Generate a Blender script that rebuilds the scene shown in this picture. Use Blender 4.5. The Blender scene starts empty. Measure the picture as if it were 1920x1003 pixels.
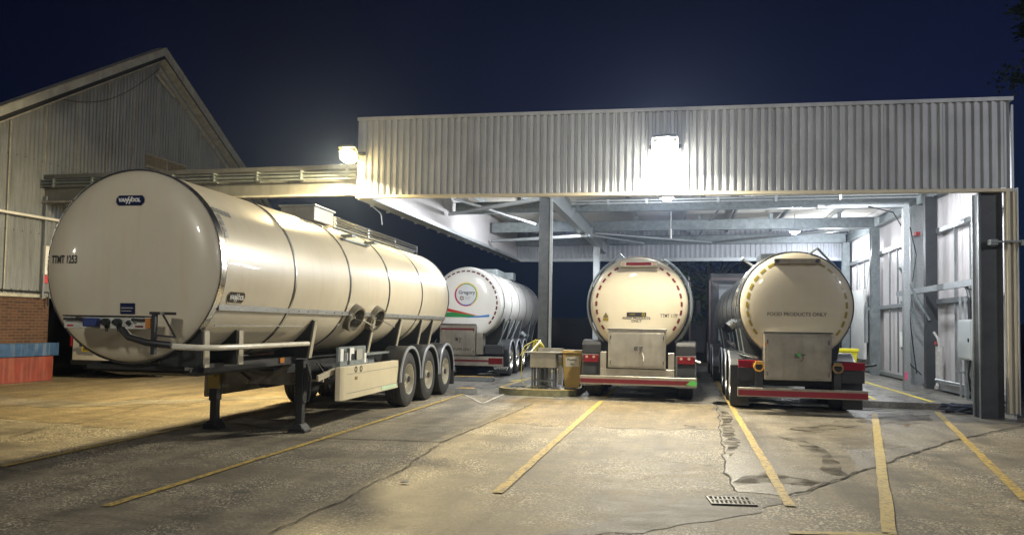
import bpy, bmesh, math, random
from mathutils import Vector, Matrix
from mathutils.noise import noise as pnoise
random.seed(7)
C = bpy.context.scene.collection
SC = bpy.context.scene
R = math.radians
PI = math.pi
# ------------------------------------------------------------------ camera
F, CX, CY, HC = 1400.0, 960.0, 551.5, 1.6
YAW, PIT, ROLL = R(12.8), R(2.4), R(0.9)
fw = Vector((-math.sin(YAW)*math.cos(PIT), math.cos(YAW)*math.cos(PIT), math.sin(PIT)))
r0 = Vector((math.cos(YAW), math.sin(YAW), 0)); u0 = r0.cross(fw)
rt = r0*math.cos(ROLL) + u0*math.sin(ROLL); up = rt.cross(fw)
CAM = Vector((0, 0, HC))
cam = bpy.data.cameras.new('camera'); co = bpy.data.objects.new('camera', cam); C.objects.link(co)
M = Matrix((rt, up, -fw)).transposed().to_4x4(); M.translation = CAM
co.matrix_world = M
cam.sensor_width = 36; cam.lens = F/1920*36; cam.shift_y = (CY-501.5)/1920
cam.clip_start = 0.05; cam.clip_end = 500
SC.camera = co
def ray(x, y): return fw + rt*((x-CX)/F) - up*((y-CY)/F)
def G(x, y, z=0.0):                      # photo pixel -> point on the ground (used to read off the plan of the yard)
    d = ray(x, y); return CAM + d*((z-HC)/d.z)
# ------------------------------------------------------------------ world, exposure
w = bpy.data.worlds.new('World'); SC.world = w; w.use_nodes = True
nt = w.node_tree; nt.nodes.clear()
o_ = nt.nodes.new('ShaderNodeOutputWorld'); bg = nt.nodes.new('ShaderNodeBackground')
tc = nt.nodes.new('ShaderNodeTexCoord'); sp = nt.nodes.new('ShaderNodeSeparateXYZ')
cr = nt.nodes.new('ShaderNodeValToRGB'); nz = nt.nodes.new('ShaderNodeTexNoise'); mx = nt.nodes.new('ShaderNodeMix')
mx.data_type = 'RGBA'; mx.blend_type = 'MULTIPLY'; mx.inputs[0].default_value = 1.0
cr2 = nt.nodes.new('ShaderNodeValToRGB')
nz.inputs['Scale'].default_value = 2.2; nz.inputs['Detail'].default_value = 2
els = cr.color_ramp.elements
els[0].position = 0.0; els[0].color = (0.003, 0.012, 0.030, 1)
els[1].position = 0.55; els[1].color = (0.0025, 0.004, 0.014, 1)
e = els.new(0.14); e.color = (0.0045, 0.014, 0.040, 1)
e = els.new(0.26); e.color = (0.0055, 0.0115, 0.042, 1)
e = cr2.color_ramp.elements; e[0].position = 0.0; e[0].color = (0.42, 0.38, 0.5, 1); e[1].position = 0.75; e[1].color = (1.5, 1.2, 1.2, 1)
L = nt.links.new
L(tc.outputs['Generated'], sp.inputs[0]); L(sp.outputs['Z'], cr.inputs[0]); L(tc.outputs['Generated'], nz.inputs['Vector'])
nx = nt.nodes.new('ShaderNodeMath'); nx.operation = 'MULTIPLY_ADD'; nx.inputs[1].default_value = .75; L(sp.outputs['X'], nx.inputs[0]); L(nz.outputs[0], nx.inputs[2])
L(nx.outputs[0], cr2.inputs[0]); L(cr.outputs[0], mx.inputs[6]); L(cr2.outputs[0], mx.inputs[7]); L(mx.outputs[2], bg.inputs[0]); L(bg.outputs[0], o_.inputs[0])
bg.inputs[1].default_value = 0.5
SC.view_settings.view_transform = 'Standard'; SC.view_settings.look = 'None'; SC.view_settings.exposure = 0.3; SC.view_settings.gamma = 1
try:
    SC.cycles.use_denoising = True; SC.cycles.max_bounces = 6; SC.cycles.sample_clamp_indirect = 4
except Exception: pass
def lamp(name, kind, loc, power, col, size=0.25, aim=None, parent=None, spread=None, size_y=None, spot=None, blend=.5):
    l = bpy.data.lights.new(name, kind); l.energy = power; l.color = col
    if kind == 'AREA':
        l.size = size
        if size_y: l.shape = 'RECTANGLE'; l.size_y = size_y
        if spread: l.spread = R(spread)
    elif kind == 'SPOT':
        l.shadow_soft_size = size; l.spot_size = R(spot); l.spot_blend = blend
    else: l.shadow_soft_size = size
    ob = bpy.data.objects.new(name, l); C.objects.link(ob); ob.location = loc
    if aim is not None: ob.rotation_euler = Vector(aim).to_track_quat('-Z', 'Y').to_euler()
    if parent: ob.parent = parent
    return ob
WARM = (1.0, 0.80, 0.42); WHITE = (1.0, 0.91, 0.71); COOL = (0.92, 0.95, 1.0)
# ------------------------------------------------------------------ lamps and added fill lights (the two floodlights and two bulkheads get their housings below)
FL1 = Vector((-7.22, 15.22, 5.33)); FL2 = Vector((-0.34, 15.16, 5.22))
lamp('flood_light_a', 'AREA', FL1+Vector((-.02, -.04, -.21)), 1300, WARM, .42, (-0.30, -0.45, -1), size_y=.22)
lamp('flood_light_b', 'AREA', FL2+Vector((0, -.05, -.26)), 620, WHITE, .34, (0, -0.50, -1), size_y=.24)
lamp('bulkhead_light_a', 'POINT', (-0.34, 17.5, 4.42), 330, COOL, .08)
lamp('bulkhead_light_b', 'POINT', (3.35, 24.0, 4.42), 440, COOL, .08)
lamp('canopy_light_c', 'AREA', (4.6, 16.3, 5.0), 170, COOL, .3, (0.35, 0.9, -0.75))
lamp('canopy_light_d', 'POINT', (5.3, 29.0, 4.5), 320, COOL, .1)
lamp('canopy_light_e', 'AREA', (-5.5, 16.3, 5.1), 170, COOL, .3, (0.1, 0.9, -0.8))
lamp('yard_light_behind', 'SPOT', (-22.0, -7.0, 4.6), 500, (1.0, .94, .82), .05, (1, .75, -0.06), spot=110, blend=.6)
lamp('fill_light_front', 'SPOT', (-3.0, -7.0, 9.0), 2500, (1.0, .94, .82), .6, (0.05, 1, -0.45), spot=120, blend=.7)  # added fill behind the camera, brightens tank front, fascia and foreground
lamp('fill_light_right', 'SPOT', (17.0, 2.0, 9.5), 3000, (.93, .95, 1.0), .3, (-1, .42, -0.16), spot=100, blend=.7)  # added neutral fill out of frame, lifts the shed gable and fascia
lamp('fill_light_tanker', 'AREA', (-3.5, 24.0, 4.95), 360, COOL, .3, (-1, 0, -1.2))  # added fill hidden by the rafter, brightens the white tanker's side
# ------------------------------------------------------------------ materials
MATS = {}
def mat(name, col, rough=.5, metal=0., var=.12, scale=3., bump=0., bscale=60., coat=0., emit=None, estr=0., streak=0., streakcol=None, stretch=(1,1,1), spec=None):
    if name in MATS: return MATS[name]
    m = bpy.data.materials.new(name); m.use_nodes = True; MATS[name] = m
    n = m.node_tree.nodes; l = m.node_tree.links; b = n['Principled BSDF']
    b.inputs['Roughness'].default_value = rough; b.inputs['Metallic'].default_value = metal
    if spec is not None: b.inputs['Specular IOR Level'].default_value = spec
    if coat: b.inputs['Coat Weight'].default_value = coat; b.inputs['Coat Roughness'].default_value = .05
    if emit: b.inputs['Emission Color'].default_value = (*emit, 1); b.inputs['Emission Strength'].default_value = estr
    t = n.new('ShaderNodeTexCoord'); mp = n.new('ShaderNodeMapping'); mp.inputs['Scale'].default_value = stretch
    l.new(t.outputs['Object'], mp.inputs[0])
    ns = n.new('ShaderNodeTexNoise'); ns.inputs['Scale'].default_value = scale; ns.inputs['Detail'].default_value = 6; ns.inputs['Roughness'].default_value = .65
    l.new(mp.outputs[0], ns.inputs['Vector'])
    rp = n.new('ShaderNodeValToRGB'); rp.color_ramp.elements[0].position = .3; rp.color_ramp.elements[1].position = .7
    rp.color_ramp.elements[0].color = (*[c*(1-var) for c in col], 1); rp.color_ramp.elements[1].color = (*[min(1, c*(1+var*.6)) for c in col], 1)
    l.new(ns.outputs[0], rp.inputs[0]); out = rp.outputs[0]
    if streak:
        m2 = n.new('ShaderNodeMapping'); m2.inputs['Scale'].default_value = (9, 9, .7); l.new(t.outputs['Object'], m2.inputs[0])
        n2 = n.new('ShaderNodeTexNoise'); n2.inputs['Scale'].default_value = 1.0; n2.inputs['Detail'].default_value = 5; l.new(m2.outputs[0], n2.inputs['Vector'])
        r2 = n.new('ShaderNodeValToRGB'); r2.color_ramp.elements[0].position = .48; r2.color_ramp.elements[1].position = .75
        l.new(n2.outputs[0], r2.inputs[0])
        mu = n.new('ShaderNodeMath'); mu.operation = 'MULTIPLY'; mu.inputs[1].default_value = streak; l.new(r2.outputs[0], mu.inputs[0])
        mm = n.new('ShaderNodeMix'); mm.data_type = 'RGBA'; l.new(mu.outputs[0], mm.inputs[0]); l.new(out, mm.inputs[6])
        sc = streakcol or tuple(c*.4 for c in col); mm.inputs[7].default_value = (*sc, 1); out = mm.outputs[2]
    l.new(out, b.inputs['Base Color'])
    r3 = n.new('ShaderNodeMapRange'); r3.inputs[3].default_value = max(0.02, rough*.75); r3.inputs[4].default_value = min(1, rough*1.25)
    l.new(ns.outputs[0], r3.inputs[0]); l.new(r3.outputs[0], b.inputs['Roughness'])
    if bump:
        n3 = n.new('ShaderNodeTexNoise'); n3.inputs['Scale'].default_value = bscale; n3.inputs['Detail'].default_value = 3; l.new(t.outputs['Object'], n3.inputs['Vector'])
        bp = n.new('ShaderNodeBump'); bp.inputs['Strength'].default_value = bump; bp.inputs['Distance'].default_value = .01
        l.new(n3.outputs[0], bp.inputs['Height']); l.new(bp.outputs[0], b.inputs['Normal'])
    return m
def ground_mat(name, base, warm, stone, rough=.75, stone_amt=.35, wet=0.):
    m = bpy.data.materials.new(name); m.use_nodes = True
    n = m.node_tree.nodes; l = m.node_tree.links; b = n['Principled BSDF']
    g = n.new('ShaderNodeNewGeometry'); pos = g.outputs['Position']
    def noi(s, d=5, r=.6, st=None):
        q = n.new('ShaderNodeTexNoise'); q.inputs['Scale'].default_value = s; q.inputs['Detail'].default_value = d; q.inputs['Roughness'].default_value = r
        if st:
            mp = n.new('ShaderNodeMapping'); mp.inputs['Scale'].default_value = st; l.new(pos, mp.inputs[0]); l.new(mp.outputs[0], q.inputs['Vector'])
        else: l.new(pos, q.inputs['Vector'])
        return q.outputs[0]
    def ramp(f, a, b_, ca=(0, 0, 0), cb=(1, 1, 1)):
        q = n.new('ShaderNodeValToRGB'); q.color_ramp.elements[0].position = a; q.color_ramp.elements[1].position = b_
        q.color_ramp.elements[0].color = (*ca, 1); q.color_ramp.elements[1].color = (*cb, 1); l.new(f, q.inputs[0]); return q.outputs[0]
    def mix(f, a, c, mode='MIX'):
        q = n.new('ShaderNodeMix'); q.data_type = 'RGBA'; q.blend_type = mode
        for s_, i in ((f, 0), (a, 6), (c, 7)):
            if isinstance(s_, tuple): q.inputs[i].default_value = (*s_, 1)
            elif isinstance(s_, float): q.inputs[i].default_value = s_
            else: l.new(s_, q.inputs[i])
        return q.outputs[2]
    big = noi(.45, 6, .6); mid = noi(2.3, 6, .65, (1, 2.2, 1)); fine = noi(30, 5, .75); streaks = noi(.9, 6, .6, (2.6, .35, 1))
    c = mix(ramp(big, .38, .62), base, warm)
    c = mix(1.0, c, ramp(mid, .3, .7, (.55, .55, .57), (1.25, 1.22, 1.18)), 'MULTIPLY')
    c = mix(1.0, c, ramp(streaks, .33, .66, (.6, .6, .62), (1.22, 1.2, 1.16)), 'MULTIPLY')
    c = mix(1.0, c, ramp(fine, .3, .7, (.5, .5, .51), (1.42, 1.4, 1.36)), 'MULTIPLY')
    v = n.new('ShaderNodeTexVoronoi'); v.inputs['Scale'].default_value = 68; l.new(pos, v.inputs['Vector'])
    sel = n.new('ShaderNodeSeparateColor'); l.new(v.outputs['Color'], sel.inputs[0])
    st = ramp(sel.outputs[0], 1-stone_amt*.45, 1-stone_amt*.45+.04)
    patch = ramp(noi(.8, 3), .42, .6)
    c = mix(mix(1.0, st, patch, 'MULTIPLY'), c, stone)
    spot = ramp(noi(3.1, 2, .4), .70, .76)
    c = mix(mix(1.0, spot, (.6, .6, .6), 'MULTIPLY'), c, tuple(x*.35 for x in base))
    l.new(c, b.inputs['Base Color'])
    rr = n.new('ShaderNodeMapRange'); rr.inputs[3].default_value = rough*(.62-wet*.4); rr.inputs[4].default_value = min(1, rough*1.15)
    l.new(mid, rr.inputs[0]); l.new(rr.outputs[0], b.inputs['Roughness'])
    b.inputs['Specular IOR Level'].default_value = .45
    grit = noi(110, 3, .6); ad = n.new('ShaderNodeMath'); ad.operation = 'ADD'; l.new(fine, ad.inputs[0]); l.new(grit, ad.inputs[1])
    bp = n.new('ShaderNodeBump'); bp.inputs['Strength'].default_value = .5; bp.inputs['Distance'].default_value = .009
    l.new(ad.outputs[0], bp.inputs['Height']); l.new(bp.outputs[0], b.inputs['Normal'])
    MATS[name] = m; return m
def worn_mat(name, col, under, amt=.5, rough=.6):
    m = mat(name, col, rough, var=.2, scale=14, bump=.3, bscale=120)
    n = m.node_tree.nodes; l = m.node_tree.links; b = n['Principled BSDF']
    src = b.inputs['Base Color'].links[0].from_socket
    t = n.new('ShaderNodeNewGeometry'); q = n.new('ShaderNodeTexNoise'); q.inputs['Scale'].default_value = 17; q.inputs['Detail'].default_value = 8; q.inputs['Roughness'].default_value = .75
    l.new(t.outputs['Position'], q.inputs['Vector'])
    rp = n.new('ShaderNodeValToRGB'); rp.color_ramp.elements[0].position = amt; rp.color_ramp.elements[1].position = amt+.10
    l.new(q.outputs[0], rp.inputs[0]); mm = n.new('ShaderNodeMix'); mm.data_type = 'RGBA'
    l.new(rp.outputs[0], mm.inputs[0]); l.new(src, mm.inputs[6]); mm.inputs[7].default_value = (*under, 1); l.new(mm.outputs[2], b.inputs['Base Color'])
    return m
def brick_mat():
    m = bpy.data.materials.new('brickwork'); m.use_nodes = True; n = m.node_tree.nodes; l = m.node_tree.links; b = n['Principled BSDF']
    g = n.new('ShaderNodeNewGeometry'); mp = n.new('ShaderNodeMapping'); mp.inputs['Rotation'].default_value = (0, PI/2, PI/2)
    s = n.new('ShaderNodeSeparateXYZ'); cmb = n.new('ShaderNodeCombineXYZ'); l.new(g.outputs['Position'], s.inputs[0])
    l.new(s.outputs['Y'], cmb.inputs[0]); l.new(s.outputs['Z'], cmb.inputs[1])
    k = n.new('ShaderNodeTexBrick'); k.inputs['Scale'].default_value = 1; k.inputs['Brick Width'].default_value = .225; k.inputs['Row Height'].default_value = .075; k.inputs['Mortar Size'].default_value = .008
    k.inputs['Color1'].default_value = (.045, .018, .012, 1); k.inputs['Color2'].default_value = (.085, .036, .02, 1); k.inputs['Mortar'].default_value = (.09, .075, .06, 1)
    l.new(cmb.outputs[0], k.inputs['Vector']); l.new(k.outputs[0], b.inputs['Base Color']); b.inputs['Roughness'].default_value = .9
    bp = n.new('ShaderNodeBump'); bp.inputs['Distance'].default_value = .01; bp.inputs['Strength'].default_value = .6; l.new(k.outputs['Fac'], bp.inputs['Height']); bp.invert = True
    l.new(bp.outputs[0], b.inputs['Normal']); return m
BRICK = brick_mat()
ASPH = ground_mat('asphalt', (.155, .142, .112), (.205, .186, .142), (.50, .45, .34), .74, .5)
CONC = ground_mat('old_concrete', (.18, .168, .135), (.21, .19, .145), (.42, .40, .34), .6, .3, wet=.7)
CONC2 = ground_mat('canopy_floor', (.20, .20, .185), (.26, .25, .22), (.34, .33, .30), .42, .18, wet=.8)
DARKP = ground_mat('asphalt_pavement', (.075, .068, .058), (.10, .09, .072), (.30, .28, .22), .7, .25)
OCHRE = ground_mat('ochre_surface', (.16, .132, .082), (.195, .16, .098), (.42, .36, .24), .7, .3)
CRACK = mat('crack_dark', (.04, .035, .028), .9)
PUDDLE = mat('wet_film', (.085, .072, .055), .16, var=.4, scale=6, spec=.6, bump=.4, bscale=55)
YEL = worn_mat('yellow_line_paint', (.48, .34, .075), (.17, .14, .085), .47)
YELF = worn_mat('faded_line_paint', (.42, .33, .13), (.2, .17, .12), .50)
YELB = worn_mat('fresh_yellow_paint', (.75, .62, .06), (.3, .28, .2), .62)
WHL = worn_mat('white_line_paint', (.5, .48, .42), (.2, .18, .15), .52)
CLAD = mat('grey_cladding', (.43, .45, .48), .42, .15, var=.16, scale=1.2, streak=.34, spec=.5)
CLADIN = mat('liner_sheet', (.55, .53, .53), .4, .1, var=.08, scale=1.0, streak=.15)
OLDCLAD = mat('weathered_asbestos_sheet', (.195, .215, .24), .8, 0, var=.25, scale=.9, streak=.75, streakcol=(.10, .11, .12), bump=.3, bscale=25)
TRIM = mat('verge_trim', (.34, .35, .34), .7, 0, var=.3, scale=2, streak=.4)
LTRIM = mat('pale_flaking_trim', (.34, .33, .29), .7, 0, var=.4, scale=6)
ROOFM = mat('roof_sheet', (.03, .03, .032), .95, 0, var=.3, scale=1, spec=.1)
GALV = mat('galvanised_steel', (.42, .45, .46), .42, .65, var=.22, scale=22, bump=.05)
GALVD = mat('dull_galvanised_steel', (.22, .25, .255), .5, .35, var=.3, scale=7)
PAINTST = mat('dark_painted_steel', (.055, .06, .065), .5, .2, var=.25, scale=4)
CREAMT = mat('cream_trim', (.55, .50, .38), .45, 0, var=.08)
BEAMC = mat('grey_girder_paint', (.15, .15, .14), .6, 0, var=.25, scale=2.2, streak=.4)
CREAM = mat('cream_gloss_paint', (.58, .53, .41), .36, 0, var=.06, scale=1.3, coat=.18, streak=.22, streakcol=(.50, .32, .21))
CREAMDIRTY = mat('cream_dish_paint', (.43, .39, .30), .38, 0, var=.08, scale=1.1, coat=.25, streak=.18, streakcol=(.40, .32, .20))
BEIGE = mat('beige_box_paint', (.56, .50, .35), .4, 0, var=.08, scale=2, streak=.2, streakcol=(.4, .34, .24))
WHITEG = mat('white_gloss_paint', (.80, .79, .74), .2, 0, var=.04, scale=1.3, coat=.7, streak=.08, streakcol=(.5, .48, .4))
STEEL = mat('polished_stainless', (.62, .62, .60), .2, 1, var=.15, scale=5, bump=.03, bscale=12)
STEELB = mat('brushed_stainless', (.38, .36, .31), .42, .85, var=.25, scale=2.4, streak=.5, streakcol=(.26, .235, .19), bump=.05, bscale=9)
STEELP = mat('stainless_tank_side', (.55, .57, .58), .25, 1, var=.12, scale=2)
STRIP = mat('grey_moulding', (.22, .225, .22), .5, .3)
BLACKP = mat('black_plastic', (.02, .021, .023), .45, 0, var=.3, scale=4, bump=.1, bscale=40)
GREYED = mat('grey_mudguard_edge', (.30, .32, .35), .4, .2)
CHASSIS = mat('chassis_paint', (.24, .215, .16), .55, .2, var=.35, scale=5, streak=.4)
CHDARK = mat('dark_chassis', (.025, .027, .03), .55, .2, var=.4, scale=5)
CHPALE = mat('pale_chassis_paint', (.42, .385, .29), .5, .1, var=.2, scale=5, streak=.4, streakcol=(.2, .17, .12))
RUBBER = mat('tyre_rubber', (.028, .028, .027), .75, 0, var=.35, scale=8, bump=.2, bscale=70)
RIM = mat('alloy_rim', (.62, .60, .52), .32, .7, var=.15, scale=8)
HUB = mat('dark_hub', (.05, .05, .048), .5, .4)
RED = mat('red_reflective_tape', (.11, .008, .013), .35, 0, var=.15, scale=9)
REDL = mat('red_lamp_lens', (.13, .008, .012), .15, 0, var=.1, coat=.8)
CLEARL = mat('pale_lamp_lens', (.35, .26, .2), .12, 0, coat=.8)
YTAPE = mat('yellow_reflective_tape', (.20, .15, .012), .35, 0, var=.15, scale=9)
NAVY = mat('navy_badge', (.006, .012, .055), .3)
BLACKINK = mat('black_lettering', (.012, .012, .014), .4)
WHITEINK = mat('white_lettering', (.75, .75, .72), .4)
BLUEBOARD = mat('blue_painted_band', (.018, .065, .18), .5, 0, var=.4, scale=6, streak=.35, streakcol=(.35, .38, .38))
REDWALL = mat('red_painted_wall', (.19, .032, .024), .7, 0, var=.3, scale=3, streak=.55, streakcol=(.30, .17, .12))
REDSIGN = mat('red_sign', (.5, .03, .03), .4); WHITES = mat('white_sign', (.75, .75, .72), .4)
YHOSE = mat('yellow_hose', (.40, .35, .05), .4, 0, var=.1); YBIN = mat('yellow_plastic', (.80, .72, .03), .35)
BLACKHOSE = mat('dark_hose', (.045, .055, .085), .35, 0, var=.2)
BROWNBIN = mat('brown_bin_plastic', (.29, .20, .055), .5, 0, var=.12, scale=3, streak=.2)
LABELG = mat('grey_sticker', (.35, .34, .30), .5)
CABG = mat('grey_cabinet', (.50, .54, .54), .4, .1, var=.08, scale=2)
ISL = ground_mat('island_concrete', (.11, .115, .10), (.16, .155, .12), (.3, .29, .25), .5, .2, wet=.6)
MOSS = mat('mossy_kerb_side', (.13, .125, .07), .85, 0, var=.5, scale=7, bump=.4, bscale=30)
REDPL = mat('red_plastic', (.42, .06, .06), .35); GREENT = mat('green_tag', (.08, .36, .08), .4); ORANGE = mat('orange_strap', (.65, .33, .04), .5)
BLUEC = mat('blue_cap', (.02, .04, .16), .4); ORL = mat('orange_lens', (.5, .2, .05), .2, coat=.5)
GLASSD = mat('dark_glass', (.012, .015, .02), .06, 0, spec=.8)
VANW = mat('van_white_paint', (.66, .64, .58), .25, 0, var=.04, coat=.8)
PLATEY = mat('number_plate_yellow', (.72, .55, .05), .4)
MAROON = mat('maroon_stripe', (.16, .015, .03), .4)
LEAF = mat('dark_leaves', (.045, .075, .03), .6, 0, var=.5, scale=.8); BARK = mat('bark', (.07, .055, .04), .9, bump=.5, bscale=20)
DEADLEAF = mat('dry_leaf', (.38, .24, .09), .7)
GLOWW = mat('flood_lens_warm', (1, .9, .6), .3, emit=(1, .72, .28), estr=150)
GLOWB = mat('flood_lens_white', (1, .95, .8), .3, emit=(1, .93, .74), estr=260)
GLOWC = mat('bulkhead_lens', (1, 1, 1), .3, emit=(.85, .93, 1), estr=22)
PALEG = mat('pale_cab_panel', (.17, .19, .21), .4)
CABD = mat('dark_cab_paint', (.03, .032, .036), .3, coat=.6)
# ------------------------------------------------------------------ mesh helpers
EACH = {'conduit_clip', 'cable', 'conduit', 'reflective_tape', 'gutter_bracket', 'stiffener', 'column_edge', 'round_lamp', 'lens', 'corner_rib', 'pipe', 'stay', 'sheet_lap', 'latch', 'leg_diagonal', 'neck_rail', 'air_tank', 'valve_chest', 'chassis_rail', 'top_rail', 'hose_hook', 'crossbar', 'stand', 'mirror', 'fine_moulding', 'outlet_valve', 'outlet_pipe', 'wheel', 'seal', 'tail_lamp', 'louvre', 'verge_strip', 'seam', 'battery_box', 'hinge', 'manlid_box'}
class MB:
    def __init__(s): s.v = []; s.f = []; s.M = None
    def _add(s, vs, fs):
        b = len(s.v)
        if s.M is not None: vs = [s.M @ Vector(p) for p in vs]
        s.v += [tuple(p) for p in vs]; s.f += [tuple(b+i for i in f) for f in fs]; return s
    def box(s, x0, x1, y0, y1, z0, z1):
        if x0 > x1: x0, x1 = x1, x0
        if y0 > y1: y0, y1 = y1, y0
        if z0 > z1: z0, z1 = z1, z0
        vs = [(x, y, z) for z in (z0, z1) for y in (y0, y1) for x in (x0, x1)]
        return s._add(vs, [(0, 2, 3, 1), (4, 5, 7, 6), (0, 1, 5, 4), (2, 6, 7, 3), (0, 4, 6, 2), (1, 3, 7, 5)])
    def bar(s, p0, p1, w, h):               # rectangular bar between two points
        p0, p1 = Vector(p0), Vector(p1); d = (p1-p0).normalized()
        a = Vector((0, 0, 1)) if abs(d.z) < .95 else Vector((0, 1, 0))
        x = d.cross(a).normalized(); y = x.cross(d).normalized()
        vs = [p + x*(w/2*i) + y*(h/2*j) for p in (p0, p1) for i, j in ((-1, -1), (1, -1), (1, 1), (-1, 1))]
        return s._add(vs, [(3, 2, 1, 0), (4, 5, 6, 7), (0, 1, 5, 4), (1, 2, 6, 5), (2, 3, 7, 6), (3, 0, 4, 7)])
    def tube(s, pts, r, seg=8, cap=True):
        pts = [Vector(p) for p in pts]; n = len(pts); vs = []; prev = None
        for i, p in enumerate(pts):
            d = (pts[min(i+1, n-1)] - pts[max(i-1, 0)]).normalized()
            if prev is None:
                a = Vector((0, 0, 1)) if abs(d.z) < .9 else Vector((1, 0, 0)); x = d.cross(a).normalized()
            else: x = (prev - d*prev.dot(d)).normalized()
            prev = x; y = d.cross(x); rr = r[i] if isinstance(r, (list, tuple)) else r
            vs += [p + x*(rr*math.cos(2*PI*k/seg)) + y*(rr*math.sin(2*PI*k/seg)) for k in range(seg)]
        fs = [(i*seg+k, i*seg+(k+1) % seg, (i+1)*seg+(k+1) % seg, (i+1)*seg+k) for i in range(n-1) for k in range(seg)]
        if cap: fs += [tuple(reversed(range(seg))), tuple((n-1)*seg+k for k in range(seg))]
        return s._add(vs, fs)
    def cyl(s, p0, p1, r, seg=20): return s.tube([p0, p1], r, seg)
    def rev(s, prof, c, axis='y', seg=48, a0=0, a1=2*PI):  # prof: (along, radius)
        full = abs(a1-a0-2*PI) < 1e-6; m = seg if full else seg+1; vs = []; fs = []
        for (t, r_) in prof:
            for k in range(m):
                a = a0 + (a1-a0)*k/seg; u, v = r_*math.cos(a), r_*math.sin(a)
                vs.append((c[0]+u, c[1]+t, c[2]+v) if axis == 'y' else ((c[0]+t, c[1]+u, c[2]+v) if axis == 'x' else (c[0]+u, c[1]+v, c[2]+t)))
        for i in range(len(prof)-1):
            for k in range(seg):
                j = (k+1) % m; fs.append((i*m+k, i*m+j, (i+1)*m+j, (i+1)*m+k))
        return s._add(vs, fs)
    def prism(s, poly, axis, a, b):         # poly in the other two axes
        f = {'x': lambda p, t: (t, p[0], p[1]), 'y': lambda p, t: (p[0], t, p[1]), 'z': lambda p, t: (p[0], p[1], t)}[axis]
        n = len(poly); vs = [f(p, a) for p in poly] + [f(p, b) for p in poly]
        fs = [tuple(range(n)), tuple(reversed(range(n, 2*n)))] + [(i, i+n, (i+1) % n+n, (i+1) % n) for i in range(n)]
        return s._add(vs, fs)
    def flat(s, poly, z): return s._add([(p[0], p[1], z) for p in poly], [tuple(range(len(poly)))])
    def quad(s, a, b, c, d): return s._add([a, b, c, d], [(0, 1, 2, 3)])
    def corr(s, p0, p1, zb, zt, pitch=.15, depth=.035, kind='trap', crest=.6, nrm=None):
        p0, p1 = Vector((*p0, 0)), Vector((*p1, 0)); d = p1-p0; Ln = d.length; d.normalize()
        n_ = Vector(nrm) if nrm else Vector((d.y, -d.x, 0)); pts = []
        k = int(Ln/pitch)
        for i in range(k+1):
            b = i*pitch
            if kind == 'trap': prof = [(0, 0), (.10, 1), (crest, 1), (crest+.10, 0)]
            else: prof = [(0, .5), (.125, .85), (.25, 1), (.375, .85), (.5, .5), (.625, .15), (.75, 0), (.875, .15)]
            for a, h in prof:
                t = b+a*pitch
                if t <= Ln: pts.append((t, h))
        pts.append((Ln, 0)); vs = []
        for t, h in pts:
            q = p0+d*t+n_*(h*depth); u = t/Ln
            vs += [(q.x, q.y, zb(u) if callable(zb) else zb), (q.x, q.y, zt(u) if callable(zt) else zt)]
        return s._add(vs, [(2*i, 2*i+2, 2*i+3, 2*i+1) for i in range(len(pts)-1)])
    def build(s, name, m, parent=None, world=False, bev=0., smooth=None, recalc=True):
        if name in EACH and len(s.v) < 20000:
            par = list(range(len(s.v)))
            def fnd(i):
                while par[i] != i: par[i] = par[par[i]]; i = par[i]
                return i
            for f in s.f:
                for i in f[1:]: par[fnd(i)] = fnd(f[0])
            comp = {}
            for f in s.f: comp.setdefault(fnd(f[0]), []).append(f)
            if len(comp) > 1:
                first = None
                for fs in comp.values():
                    q = MB(); ids = sorted({i for f in fs for i in f}); mp = {i: k for k, i in enumerate(ids)}
                    q.v = [s.v[i] for i in ids]; q.f = [tuple(mp[i] for i in f) for f in fs]; o = q._build(name, m, parent, world, bev, smooth, recalc); first = first or o
                return first
        return s._build(name, m, parent, world, bev, smooth, recalc)
    def _build(s, name, m, parent=None, world=False, bev=0., smooth=None, recalc=True):
        me = bpy.data.meshes.new(name); off = Vector((0, 0, 0))
        if world and parent is not None: off = parent.location
        me.from_pydata([tuple(Vector(p)-off) for p in s.v], [], s.f); me.update()
        bm = bmesh.new(); bm.from_mesh(me)
        if recalc: bmesh.ops.recalc_face_normals(bm, faces=bm.faces)
        if bev:
            es = [e_ for e_ in bm.edges if len(e_.link_faces) == 2 and e_.calc_face_angle(0) > R(35)]
            bmesh.ops.bevel(bm, geom=es, offset=bev, segments=1, affect='EDGES', profile=.5)
        bm.to_mesh(me); bm.free()
        if smooth is not None:
            for p in me.polygons: p.use_smooth = True
            me.set_sharp_from_angle(angle=R(smooth))
        me.materials.append(m); ob = bpy.data.objects.new(name, me); C.objects.link(ob)
        if parent: ob.parent = parent
        return ob
def tag(o, label=None, cat=None, group=None, kind=None):
    for k, v in (('label', label), ('category', cat), ('group', group), ('kind', kind)):
        if v: o[k] = v
    return o
def empty(name, loc=(0, 0, 0), rz=0., label=None, cat=None, group=None):
    o = bpy.data.objects.new(name, None); C.objects.link(o); o.location = loc; o.rotation_euler = (0, 0, rz); return tag(o, label, cat, group)
def solo(name, mb, m, label, cat, group=None, bev=0., smooth=None):      # a thing that is one mesh, origin at its base
    xs = [p[0] for p in mb.v]; ys = [p[1] for p in mb.v]; zs = [p[2] for p in mb.v]
    c = Vector(((min(xs)+max(xs))/2, (min(ys)+max(ys))/2, min(zs))); mb.v = [tuple(Vector(p)-c) for p in mb.v]
    o = mb.build(name, m, bev=bev, smooth=smooth); o.location = c; return tag(o, label, cat, group)
def struct(name, mb, m, **k): return tag(mb.build(name, m, **k), kind='structure')
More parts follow.
